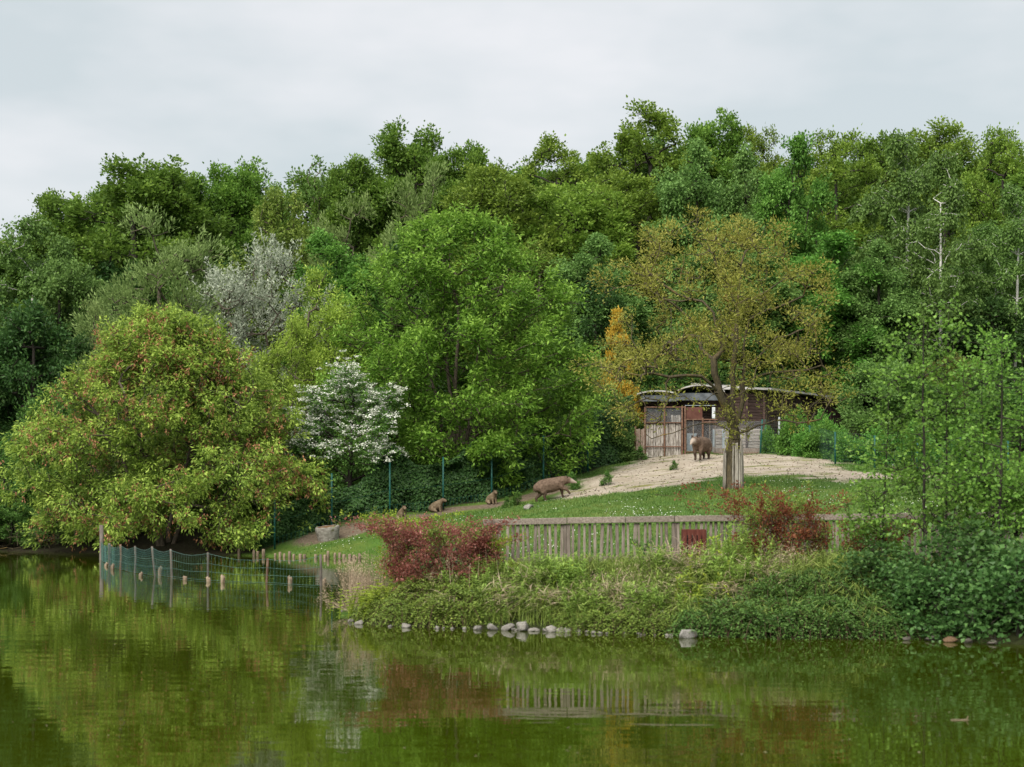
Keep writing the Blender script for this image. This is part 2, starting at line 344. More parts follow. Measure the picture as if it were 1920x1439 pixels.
xs = np.concatenate([np.linspace(-900, -120, 16)[:-1], np.linspace(-120, -30, 46)[:-1], np.linspace(-30, 32, 207)[:-1], np.linspace(32, 120, 45)[:-1], np.linspace(120, 900, 16)])
ys = np.concatenate([np.linspace(-600, -30, 14)[:-1], np.linspace(-30, 28, 30)[:-1], np.linspace(28, 100, 241)[:-1], np.linspace(100, 210, 56)[:-1], np.linspace(210, 1500, 14)])
GX, GY = np.meshgrid(xs, ys); gx = GX.ravel(); gy = GY.ravel()
gzv = gz(gx, gy)
nx, ny = len(xs), len(ys)
ii = (np.arange(ny - 1)[:, None] * nx + np.arange(nx - 1)[None]).ravel()
gf = np.stack([ii, ii + 1, ii + nx + 1, ii + nx], 1)
# bare sand, the trodden path along the fence, the leaf litter under the wood
sand_px = [(1062, 908), (1105, 896), (1160, 882), (1200, 866), (1240, 856), (1300, 851), (1430, 851), (1500, 856), (1560, 868), (1592, 882), (1650, 888), (1760, 893),
           (1760, 903), (1640, 899), (1570, 905), (1500, 893), (1400, 890), (1340, 897), (1270, 908), (1190, 921), (1120, 929), (1060, 934)]
SAND = np.array([hit(a, b)[:2] for a, b in sand_px])
path_px = [(590, 1010), (640, 1000), (700, 986), (760, 972), (831, 960), (922, 948), (1000, 930), (1060, 914)]
PATH = np.array([hit(a, b)[:2] for a, b in path_px])
def line_d(P, L):
    d = np.full(len(P), 1e9)
    for a, b in zip(L[:-1], L[1:]):
        e = b - a; t = np.clip(((P - a) @ e) / (e @ e), 0, 1)
        d = np.minimum(d, np.linalg.norm(P - a - t[:, None] * e, axis=1))
    return d
GP = np.stack([gx, gy], 1)
sdn = poly_sd(GP, SAND) + 2.0 * (vnoise(gx, gy, 1.6, 5) - .5) + 1.0 * (vnoise(gx, gy, .5, 6) - .5)
sand_m = sstep(-.5, .5, sdn)
pd = line_d(GP, PATH) + .6 * (vnoise(gx, gy, .8, 8) - .5)
path_m = 1 - sstep(.35, .75, pd - .55 * sstep(-5.5, -7.5, gx))
FENCE_PX = [(440, 73.2), (515, 74.5), (622, 76.5), (731, 78), (831, 80), (922, 81.3), (1019, 83.6), (1102, 88), (1190, 92.6)]
FL = np.array([((p - 960) / F * Y, Y) for p, Y in FENCE_PX])
def fence_y(x): return np.interp(x, FL[:, 0], FL[:, 1])
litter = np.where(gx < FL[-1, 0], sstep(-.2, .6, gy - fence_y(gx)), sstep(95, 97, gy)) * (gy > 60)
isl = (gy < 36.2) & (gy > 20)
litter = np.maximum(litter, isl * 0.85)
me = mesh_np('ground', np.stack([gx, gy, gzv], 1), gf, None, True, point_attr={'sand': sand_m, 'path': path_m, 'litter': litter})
def ground_material():
    m, t, p, o = new_mat('ground_cover')
    def attr(n):
        a = t.nodes.new('ShaderNodeAttribute'); a.attribute_name = n; return a.outputs['Fac']
    tcn = t.nodes.new('ShaderNodeTexCoord')
    def noise(s, d=5, sc=None):
        n = t.nodes.new('ShaderNodeTexNoise'); n.inputs['Scale'].default_value = s; n.inputs['Detail'].default_value = d; n.inputs['Roughness'].default_value = .62
        if sc:
            mpn = t.nodes.new('ShaderNodeMapping'); mpn.inputs['Scale'].default_value = sc; t.links.new(tcn.outputs['Object'], mpn.inputs[0]); t.links.new(mpn.outputs[0], n.inputs[0])
        else: t.links.new(tcn.outputs['Object'], n.inputs[0])
        return n.outputs[0]
    def mix(f, a, b):
        k = t.nodes.new('ShaderNodeMix'); k.data_type = 'RGBA'
        t.links.new(f, k.inputs[0]); t.links.new(a, k.inputs[6]); t.links.new(b, k.inputs[7]); return k.outputs[2]
    def rmp(f, cols, pos): r = ramp(t, cols, pos); t.links.new(f, r.inputs[0]); return r.outputs[0]
    fine = noise(9, 6); mid = noise(1.1, 6); big = noise(.22, 4)
    grass = mix(rmp(big, [(0, 0, 0), (1, 1, 1)], [.4, .62]), rmp(mid, [(.040, .090, .014), (.066, .122, .020)], [.35, .65]), rmp(mid, [(.056, .100, .016), (.10, .128, .028)], [.35, .65]))
    sandc = mix(rmp(fine, [(0, 0, 0), (1, 1, 1)], [.35, .65]), rmp(mid, [(.245, .205, .155), (.345, .295, .235)], [.35, .6]), rmp(mid, [(.295, .25, .195), (.385, .335, .275)], [.35, .6]))
    tuft = rmp(noise(.9, 7, (.45, 1.6, 1)), [(0, 0, 0), (1, 1, 1)], [.56, .63])
    dry = rmp(mid, [(.10, .125, .03), (.20, .185, .07)], [.35, .65])
    sandc = mix(tuft, sandc, dry)
    pathc = rmp(fine, [(.075, .056, .038), (.13, .10, .072), (.18, .145, .105)], [.3, .5, .7])
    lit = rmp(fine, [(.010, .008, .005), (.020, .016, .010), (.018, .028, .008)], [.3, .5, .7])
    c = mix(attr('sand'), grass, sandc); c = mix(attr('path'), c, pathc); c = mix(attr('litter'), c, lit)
    t.links.new(c, p.inputs['Base Color']); p.inputs['Roughness'].default_value = .95; p.inputs['Specular IOR Level'].default_value = .1
    b = t.nodes.new('ShaderNodeBump'); b.inputs['Strength'].default_value = .6; b.inputs['Distance'].default_value = .06
    b2 = t.nodes.new('ShaderNodeBump'); b2.inputs['Strength'].default_value = .5; b2.inputs['Distance'].default_value = .12
    t.links.new(noise(3.2, 3), b2.inputs['Height']); t.links.new(b2.outputs[0], b.inputs['Normal'])
    t.links.new(fine, b.inputs['Height']); t.links.new(b.outputs[0], p.inputs['Normal'])
    return m
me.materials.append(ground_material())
tag(link('ground', me), 'grassy bank and bare sandy yard sloping up to the wood', None, None, 'structure')

# ------------------------------------------------------------------ water
def water_material():
    m, t, p, o = new_mat('pond_water')
    p.inputs['Base Color'].default_value = (.027, .038, .001, 1); p.inputs['Roughness'].default_value = .012
    p.inputs['IOR'].default_value = 1.33; p.inputs['Specular IOR Level'].default_value = .5
    tcn = t.nodes.new('ShaderNodeTexCoord')
    def noise(s, d, sc, rot=0):
        mpn = t.nodes.new('ShaderNodeMapping'); mpn.inputs['Scale'].default_value = sc; mpn.inputs['Rotation'].default_value = (0, 0, rot)
        n = t.nodes.new('ShaderNodeTexNoise'); n.inputs['Scale'].default_value = s; n.inputs['Detail'].default_value = d; n.inputs['Roughness'].default_value = .5
        t.links.new(tcn.outputs['Object'], mpn.inputs[0]); t.links.new(mpn.outputs[0], n.inputs[0]); return n.outputs[0]
    a = noise(1.0, 2, (.55, 1.5, 1), .1); b = noise(4.2, 2, (.5, 1.4, 1), -.12); c = noise(.12, 2, (1, 1, 1))
    r = ramp(t, [(.12, .12, .12), (1, 1, 1)], [.42, .62]); t.links.new(c, r.inputs[0])
    mu = t.nodes.new('ShaderNodeMath'); mu.operation = 'MULTIPLY'; t.links.new(b, mu.inputs[0]); t.links.new(r.outputs[0], mu.inputs[1])
    m2 = t.nodes.new('ShaderNodeMath'); m2.operation = 'MULTIPLY_ADD'; t.links.new(mu.outputs[0], m2.inputs[0]); m2.inputs[1].default_value = .22; t.links.new(a, m2.inputs[2])
    bp = t.nodes.new('ShaderNodeBump'); bp.inputs['Strength'].default_value = 1.0; bp.inputs['Distance'].default_value = .0041
    t.links.new(m2.outputs[0], bp.inputs['Height']); t.links.new(bp.outputs[0], p.inputs['Normal'])
    return m
wm = bpy.data.meshes.new('pond_water')
wm.from_pydata([(-300, -30, 0), (150, -30, 0), (150, 100, 0), (-300, 100, 0)], [], [(0, 1, 2, 3)]); wm.materials.append(water_material())
tag(link('pond_water', wm), 'still green pond reflecting the bank and the trees', None, None, 'structure')

# ------------------------------------------------------------------ foliage and tree generators
def leaf_arrays(pos, axis, nrm, L, Wd, tint, fold=.18, droop=.0):
    n = len(pos); axis = nrmz(axis)
    side = nrmz(np.cross(axis, nrm)); up = np.cross(side, axis)
    L = np.broadcast_to(L, (n,))[:, None]; Wd = np.broadcast_to(Wd, (n,))[:, None]
    mid = pos + axis * L * .45 + up * Wd * fold
    V = np.stack([pos, mid + side * Wd * .5, pos + axis * L - up * L * droop, mid - side * Wd * .5], 1).reshape(-1, 3)
    i = np.arange(n) * 4
    f = np.stack([np.stack([i, i + 1, i + 2], 1), np.stack([i, i + 2, i + 3], 1)], 1) if droop == 0 else np.stack([np.stack([i, i + 1, i + 3], 1), np.stack([i + 1, i + 2, i + 3], 1)], 1)
    return V, f.reshape(-1, 3), np.repeat(tint, 2)
def leaf_mesh(name, pos, axis, nrm, L, Wd, tint, mat, **k):
    V, f, t = leaf_arrays(pos, axis, nrm, L, Wd, tint, **k)
    return mesh_np(name, V, f, mat, False, face_attr={'tint': np.clip(t, 0, 1)})
def rdir(rng, n): return nrmz(rng.normal(size=(n, 3)))
def crown_points(rng, prof, z0, z1, nl, lr, cpl, upbias=.25, hollow=.55):
    """lumps of foliage inside a turned outline; prof = [(t, radius)] from bottom to top"""
    pt = np.array([p[0] for p in prof]); pr = np.array([p[1] for p in prof])
    C = []; LC = []
    i = 0; tries = 0
    ga = 2.39996
    while i < nl and tries < nl * 40:
        tries += 1
        t = rng.random(); r = np.interp(t, pt, pr)
        if rng.random() > (r / pr.max()) ** 1.0 + .05: continue
        rad = max(r - lr * .55, 0) * (rng.random() ** .38)
        a = i * ga + rng.normal() * .5
        c = np.array([math.cos(a) * rad, math.sin(a) * rad, z0 + t * (z1 - z0)])
        LC.append(c); i += 1
        d = rdir(rng, cpl); d[:, 2] += upbias; d[:, :2] += nrmz(c[None, :2])[0] * .25; d = nrmz(d)
        q = c + d * lr * (hollow + (1 - hollow) * rng.random((cpl, 1))) * np.array([1, 1, .85]) * rng.uniform(.7, 1.35, (cpl, 1))
        C.append(q)
    return np.concatenate(C), np.array(LC)
def grow(rng, stems, targets, k_down=.8, jit=.05, arch=.10, step=.55, order_axis=None):
    """connect every target to the nearest suitable node; returns nodes, parents, index of target nodes"""
    N = []; Pn = []
    for st in stems:
        st = np.asarray(st, float); base = len(N)
        par0 = -1
        if len(N):
            dd = np.linalg.norm(np.array(N) - st[0], axis=1); j = int(dd.argmin())
            if dd[j] < .6: par0 = j
        for q in range(len(st)):
            N.append(st[q]); Pn.append(par0 if q == 0 else len(N) - 2)
    cap = len(N) + len(targets) * 8; A = np.zeros((cap, 3)); A[:len(N)] = N; n = len(N); par = Pn + [0] * (cap - n)
    stemn = n
    S0 = A[:n].copy()
    dist = np.array([np.min(np.linalg.norm(S0 - t, axis=1)) for t in targets])
    tips = np.zeros(len(targets), int)
    plen = np.zeros(cap)
    for i in range(1, n):
        if par[i] >= 0: plen[i] = plen[par[i]] + np.linalg.norm(A[i] - A[par[i]]) * .2
    for ti in np.argsort(dist):
        t = targets[ti]; d = t - A[:n]; l = np.linalg.norm(d, axis=1); h = np.linalg.norm(d[:, :2], axis=1)
        cost = l + k_down * np.maximum(0, h * .35 - d[:, 2]) + .12 * plen[:n]
        j = int(cost.argmin()); p0 = A[j]; dl = l[j]
        m = int(min(6, max(1, round(dl / step)))); prev = j
        bow = np.array([0, 0, 1.]) * arch * dl * (1 if k_down >= 0 else -1)
        for s in range(1, m + 1):
            u = s / m; q = p0 + (t - p0) * u + bow * 4 * u * (1 - u) * .5
            if s < m: q = q + rng.normal(size=3) * jit * dl
            A[n] = q; par[n] = prev; plen[n] = plen[prev] + np.linalg.norm(q - A[prev]); prev = n; n += 1
        tips[ti] = prev
    return A[:n], np.array(par[:n]), tips, stemn
def branch_mesh(name, A, par, tips, rt, r_base, mat, expo=.5, k=5, rmin=0.0, flare=0.0, join=2.1, caps=None):
    n = len(A); cnt = np.zeros(n); cnt[tips] += 1
    for i in range(n - 1, -1, -1):
        if par[i] >= 0: cnt[par[i]] += max(cnt[i], .3)
    mx_ = cnt.max(); r = rt + (r_base - rt) * (np.maximum(cnt, .3) / mx_) ** expo
    if flare: r = r * (1 + flare * np.exp(-np.maximum(A[:, 2] - A[:, 2].min(), 0) / .5) * (cnt > .5 * mx_))
    for lo, hi, c in (caps or []): r[lo:hi] = np.minimum(r[lo:hi], c)
    i = np.where(par >= 0)[0]; i = i[r[i] >= rmin]
    p0 = A[par[i]]; p1 = A[i]; r0 = np.minimum(r[par[i]], r[i] * join); r1 = r[i]
    thick = r1 > .06
    ex = nrmz(p1 - p0) * np.minimum(r1, .05)[:, None] * .4
    Vs = []; Fs = []; off = 0
    for sel, kk in ((thick, max(k, 8)), (~thick, 4)):
        if sel.any():
            V, f = tubes((p0 - ex * .5)[sel], (p1 + ex)[sel], r0[sel], r1[sel], kk); Vs.append(V); Fs.append(f + off); off += len(V)
    return mesh_np(name, np.concatenate(Vs), np.concatenate(Fs), mat, True), r
def spray(rng, A, par, tips, per, length, spread, mixd, L, Wd, leafdir=(.5, -.15, .6), updir=.9, tintspread=.3, centre=None, size_var=.3, young=0.25):
    """leaves round every tip: mixd = weights of (branch, outward, up) for the shoot's direction"""
    T = A[tips]; D = nrmz(T - A[np.maximum(par[tips], 0)])
    c = T.mean(0) if centre is None else centre
    O = nrmz(T - c)
    sd_ = nrmz(mixd[0] * D + mixd[1] * O + np.array([0, 0, 1.]) * mixd[2] + rng.normal(size=T.shape) * .22)
    m = len(T) * per; idx = np.repeat(np.arange(len(T)), per)
    u = rng.random(m) * rng.uniform(.75, 1.15, len(T))[idx]
    taper = (1 - .55 * u)[:, None]
    off = rng.normal(size=(m, 3)) * spread * taper
    pos = T[idx] + sd_[idx] * (u * length - length * .25)[:, None] + off
    ax = leafdir[0] * nrmz(off) + np.array([0, 0, 1.]) * leafdir[1] + leafdir[2] * sd_[idx] + rng.normal(size=(m, 3)) * .35
    nm = np.array([0, 0, 1.]) * updir + nrmz(off) * .35 + rng.normal(size=(m, 3)) * .45
    tc_ = rng.random(len(T))
    tint = .5 + (tc_[idx] - .5) * tintspread + rng.normal(size=m) * .14 + young * (u - .5)  # young lightens shoot tips: new growth, plus lit tips painted into the tint
    s = 1 + rng.normal(size=m) * size_var * .5
    return pos, ax, nm, L * np.clip(s, .5, 1.6), Wd * np.clip(s, .5, 1.6), tint
def trunk_path(rng, H, lean=.03, wob=.05, n=10, base=(0, 0, -.3)):
    z = np.linspace(0, 1, n); a = rng.random() * 6.28
    p = np.stack([np.cos(a) * lean * H * z + np.cumsum(rng.normal(size=n)) * wob * .35, np.sin(a) * lean * H * z + np.cumsum(rng.normal(size=n)) * wob * .35, base[2] + z * (H - base[2])], 1)
    p[:, 0] += base[0] - p[0, 0]; p[:, 1] += base[1] - p[0, 1]
    return p
VAR = {}
def variety(key, seed, H, crown0, prof, nl, lr, cpl, per, length, spread, mixd, L, Wd, leaf, bark, r_base=.22, stems=None, k_down=.8, leafdir=(.5, -.15, .6), updir=.9, hollow=.28, upbias=.18, rt=.012,
            arch=.10, expo=.5, young=.25, jit=.05, skip_tip=0.0, trunk_top=.82, centre=None, extra=None, tintspread=.3):
    rng = np.random.default_rng(seed)
    T, LC = crown_points(rng, prof, crown0, H, nl, lr, cpl, upbias, hollow)
    st = [trunk_path(rng, H * trunk_top)] if stems is None else stems(rng)
    A, par, tips, sn = grow(rng, st, T, k_down, jit, arch)
    bmesh_, r = branch_mesh(key + '_trunk', A, par, tips, rt, r_base, M[bark], expo)
    lt = tips if not skip_tip else tips[rng.random(len(tips)) > skip_tip]
    cz = np.array([0, 0, crown0 + (H - crown0) * .35]) if centre is None else centre
    P = spray(rng, A, par, lt, per, length, spread, mixd, L, Wd, leafdir, updir, centre=cz, young=young, tintspread=tintspread)
    lm = leaf_mesh(key + '_crown', *P[:5], P[5], M[leaf])
    R = max(p[1] for p in prof)
    VAR[key] = dict(trunk=bmesh_, crown=lm, H=H, R=R, extra=[])
    if extra: VAR[key]['extra'] = extra(rng, A, par, tips, cz)
    return VAR[key]
def plant(key, name, label, cat, loc, group=None, sxy=1.0, sz=1.0, rz=0.0):
    v = VAR[key]; e = empty(name, loc, rz); e.scale = (sxy, sxy, sz)
    tag(e, label, cat, group)
    link('trunk', v['trunk'], e); c = link('crown', v['crown'], e)
    for nm, mesh in v['extra']: link(nm, mesh, c)
    return e
UPR = [(0, .45), (.15, .8), (.4, 1.0), (.7, .92), (.88, .68), (1, .38)]
def pr(r, shape=UPR): return [(t, q * r) for t, q in shape]
variety('oakA', 11, 17, 4.0, pr(4.2), 66, 1.12, 9, 66, .55, .30, (.4, .5, .5), .22, .15, 'oak', 'barkdark', .26)
variety('oakB', 12, 17, 4.5, pr(4.0, [(0, .5), (.3, .9), (.6, 1), (.85, .82), (1, .48)]), 62, 1.1, 9, 66, .5, .30, (.4, .5, .5), .22, .15, 'oak', 'barkdark', .24)
variety('oakopen', 13, 18, 6.0, pr(4.6, [(0, .35), (.25, .8), (.6, 1), (.85, .8), (1, .35)]), 52, .95, 9, 52, .5, .26, (.4, .5, .5), .215, .145, 'yoak', 'barkdark', .24, hollow=.35)
variety('yoakA', 14, 16, 4.5, pr(3.8), 60, .95, 9, 56, .5, .27, (.4, .5, .5), .20, .135, 'yoak', 'barkdark', .2, hollow=.4)
variety('sparse', 15, 16, 5.0, pr(2.8, [(0, .5), (.3, 1), (.7, .8), (1, .25)]), 34, .8, 9, 26, .45, .24, (.5, .4, .6), .24, .15, 'birch', 'bark', .16, skip_tip=.35, hollow=.3)
variety('willow', 16, 13, 2.2, pr(4.4, [(0, .7), (.25, 1), (.6, .9), (.85, .6), (1, .25)]), 50, 1.15, 10, 56, .75, .26, (.5, .6, .45), .24, .075, 'willow', 'bark', .24, leafdir=(.4, -.1, .9))
variety('birchA', 17, 17, 3.5, pr(3.0, [(0, .6), (.25, 1), (.6, .85), (.85, .5), (1, .12)]), 46, .9, 9, 56, 1.35, .17, (.15, .22, -1.0), .20, .115, 'birch', 'barkbirch', .12, leafdir=(.4, -.6, .3), arch=.2, rt=.008, expo=.62)
variety('birchB', 18, 17, 4.5, pr(2.9, [(0, .5), (.3, 1), (.65, .8), (.9, .4), (1, .1)]), 40, .85, 9, 54, 1.25, .17, (.15, .22, -1.0), .20, .115, 'birch', 'barkbirch', .12, leafdir=(.4, -.6, .3), arch=.2, rt=.008, expo=.62, skip_tip=.1)
variety('linden', 19, 15, 2.5, pr(3.8, [(0, .75), (.3, 1), (.6, .85), (.85, .55), (1, .2)]), 64, .95, 9, 62, .6, .25, (.3, .8, .1), .20, .14, 'linden', 'barkdark', .22, leafdir=(.5, -.45, .4))
variety('mapleg', 20, 14, 2.5, pr(3.4), 58, .95, 9, 62, .5, .26, (.4, .6, .3), .21, .155, 'mapleg', 'barkdark', .2, leafdir=(.6, -.3, .4))
variety('hornbeam', 21, 14, 2.0, pr(3.6, [(0, .8), (.35, 1), (.65, .85), (.88, .55), (1, .2)]), 56, .95, 10, 58, .7, .21, (.3, .5, -.25), .19, .10, 'hornbeam', 'bark', .2, leafdir=(.4, -.5, .5))
variety('dark', 22, 11, .8, pr(3.6, [(0, .9), (.3, 1), (.65, .8), (.88, .5), (1, .15)]), 52, .95, 9, 46, .6, .26, (.3, .8, -.1), .24, .14, 'dark', 'barkdark', .2, leafdir=(.5, -.45, .5))
variety('thicket', 23, 7, .3, pr(3.2, [(0, .95), (.4, 1), (.75, .75), (1, .25)]), 34, .9, 9, 44, .5, .26, (.3, .6, .3), .20, .13, 'haw', 'barkdark', .12, trunk_top=.6)
variety('thicketb', 24, 6, .3, pr(2.8, [(0, .9), (.4, 1), (.75, .8), (1, .3)]), 30, .85, 9, 44, .5, .25, (.3, .6, .3), .18, .11, 'linden', 'barkdark', .1, trunk_top=.6)
variety('thuja', 25, 8, .3, pr(1.6, [(0, .9), (.3, 1), (.7, .65), (1, .08)]), 34, .55, 9, 40, .45, .16, (.2, .5, .8), .15, .06, 'thuja', 'barkdark', .12, leafdir=(.3, .4, .8), updir=.1)

# ------------------------------------------------------------------ the individual trees in front of the wood
def stems_n(n, H, spread, top=.75, base_r=.25):
    def f(rng):
        out_ = []
        for i in range(n):
            a = i * 6.283 / n + rng.normal() * .3; k = 9; z = np.linspace(0, 1, k)
            sp = spread * rng.uniform(.6, 1.1); h = H * top * rng.uniform(.75, 1.05)
            p = np.stack([np.cos(a) * (base_r + sp * z ** 1.3), np.sin(a) * (base_r + sp * z ** 1.3), -.3 + z * (h + .3)], 1)
            p[1:] += rng.normal(size=(k - 1, 3)) * .08
            out_.append(p)
        return out_
    return f
def samaras(rng, A, par, tips, cz):
    T = A[tips]; sel = np.where((vnoise(T[:, 0] + T[:, 1] * .6, T[:, 2], .9, 21) + .25 * rng.random(len(T)) > .58) & (np.linalg.norm(T - cz, axis=1) > 2.5))[0]; T = T[sel]
    grp = 3; per = 8
    C = np.repeat(T, grp, 0) + rng.normal(size=(len(T) * grp, 3)) * np.array([.32, .32, .25])
    idx = np.repeat(np.arange(len(C)), per); m = len(idx)
    pos = C[idx] + rng.normal(size=(m, 3)) * np.array([.05, .05, .09])
    ax = np.array([0, 0, -1.]) + rng.normal(size=(m, 3)) * .45; nm = rng.normal(size=(m, 3))
    return [('samaras', leaf_mesh('maple_samaras', pos, ax, nm, .13, .055, .5 + rng.normal(size=m) * .2 + (rng.random(len(C)) - .5)[idx] * .5, M['samara']))]
variety('maple', 31, 10.6, .55, pr(6.7, [(0, .98), (.12, 1.08), (.32, 1.0), (.52, .82), (.72, .60), (.88, .42), (1, .20)]), 265, .95, 8, 54, .80, .19, (.3, .65, .3), .185, .072, 'maple', 'bark', .2,
        stems=stems_n(6, 10.6, 3.6), leafdir=(.55, -.45, .45), extra=samaras, young=.75)  # strong tip tint: fresh leaves, and light on the tips put into colour
variety('boxelder', 32, 14.0, .5, pr(6.3, [(0, .62), (.14, .92), (.35, 1.0), (.58, .93), (.78, .70), (.92, .46), (1, .18)]), 330, .8, 7, 40, 1.0, .18, (.25, .5, .8), .21, .085, 'boxelder', 'bark', .2, hollow=.15,
        stems=stems_n(5, 14, 2.6, .8), leafdir=(.55, -.4, .45), young=.75)  # paler tips carry painted light as well as new leaf colour
variety('boxelder2', 33, 11.5, 1.0, pr(3.9, [(0, .75), (.3, 1.0), (.6, .85), (.85, .5), (1, .15)]), 66, .95, 9, 46, .85, .22, (.25, .5, .7), .20, .072, 'boxelder2', 'bark', .18,
        stems=stems_n(3, 11.5, 1.5, .8), leafdir=(.55, -.4, .45), young=.75)
def blossom_f(dens, sz, flat=.5, keep=.75, zmin=-9):
    def f(rng, A, par, tips, cz):
        T = A[tips]; out_ = nrmz(T - cz); ok = (rng.random(len(T)) < keep) & (out_[:, 2] + .35 * np.linalg.norm(out_[:, :2], axis=1) > zmin)
        T = T[ok]; out_ = out_[ok]; grp = 4
        C = np.repeat(T, grp, 0) + rng.normal(size=(len(T) * grp, 3)) * .20 + np.repeat(out_, grp, 0) * .22 + np.array([0, 0, .08])
        idx = np.repeat(np.arange(len(C)), dens); m = len(idx)
        pos = C[idx] + rng.normal(size=(m, 3)) * np.array([.075, .075, .03])
        ax = rng.normal(size=(m, 3)); ax[:, 2] *= .3; nm = np.array([0, 0, 1.]) + rng.normal(size=(m, 3)) * .45
        return [('blossom', leaf_mesh('blossom', pos, ax, nm, sz, sz * .85, .5 + rng.normal(size=m) * .25, M['blossom']))]
    return f
variety('hawthorn', 34, 6.3, 1.5, pr(2.5, [(0, .7), (.25, 1.0), (.55, .95), (.8, .6), (1, .2)]), 46, .62, 8, 42, .42, .18, (.3, .8, .0), .12, .075, 'haw', 'barkdark', .11, extra=blossom_f(15, .085, keep=.85, zmin=-.05), leafdir=(.5, -.3, .5))
variety('silver', 35, 13.0, 3.0, pr(3.9, [(0, .6), (.3, .95), (.6, 1.0), (.85, .75), (1, .35)]), 74, .9, 8, 56, 1.5, .095, (.35, .45, .9), .16, .055, 'silver', 'bark', .18, stems=stems_n(4, 13, 1.8, .75), leafdir=(.5, .1, .7), young=.1)
variety('golden', 36, 8.5, .3, pr(1.35, [(0, .9), (.3, 1), (.7, .6), (1, .05)]), 64, .32, 9, 34, .45, .13, (.2, .5, .9), .14, .06, 'gold', 'barkdark', .12, leafdir=(.3, .4, .8), updir=.1)
def at_base(px, Y, dz=-.05):
    p = gpoint(px, Y); return (p[0], p[1], p[2] + dz)
plant('maple', 'maple_tree', 'broad maple with red seed clusters hanging over the pond', 'tree', at_base(312, 77.4), rz=.4, sz=.9, sxy=1.05)
plant('boxelder', 'box_elder_tree', 'large rounded fresh green tree behind the animals and the green fence', 'tree', at_base(864, 85.6), rz=1.0, sz=.91, sxy=1.12)
plant('boxelder2', 'box_elder_tree', 'pale yellow-green tree between the maple and the large rounded green tree', 'tree', at_base(600, 92), rz=2.0, sxy=.95, sz=.98)
plant('boxelder2', 'box_elder_tree', 'small pale green tree peeping out beside the silvery tree', 'tree', at_base(545, 89), rz=.6, sxy=.7, sz=.78)
plant('hawthorn', 'hawthorn_tree', 'dense white-flowering hawthorn beside the fence, right of the maple', 'tree', at_base(652, 79.6), rz=.3, sxy=1.12)
plant('silver', 'silver_leaved_tree', 'silvery grey-leaved tree with spiky upright shoots above the maple', 'tree', at_base(482, 98), rz=.3, sxy=1.28, sz=.96)
plant('golden', 'golden_cypress', 'narrow golden-orange conifer left of the sandy yard', 'tree', at_base(1160, 95), rz=.3, sz=.93, sxy=.85)

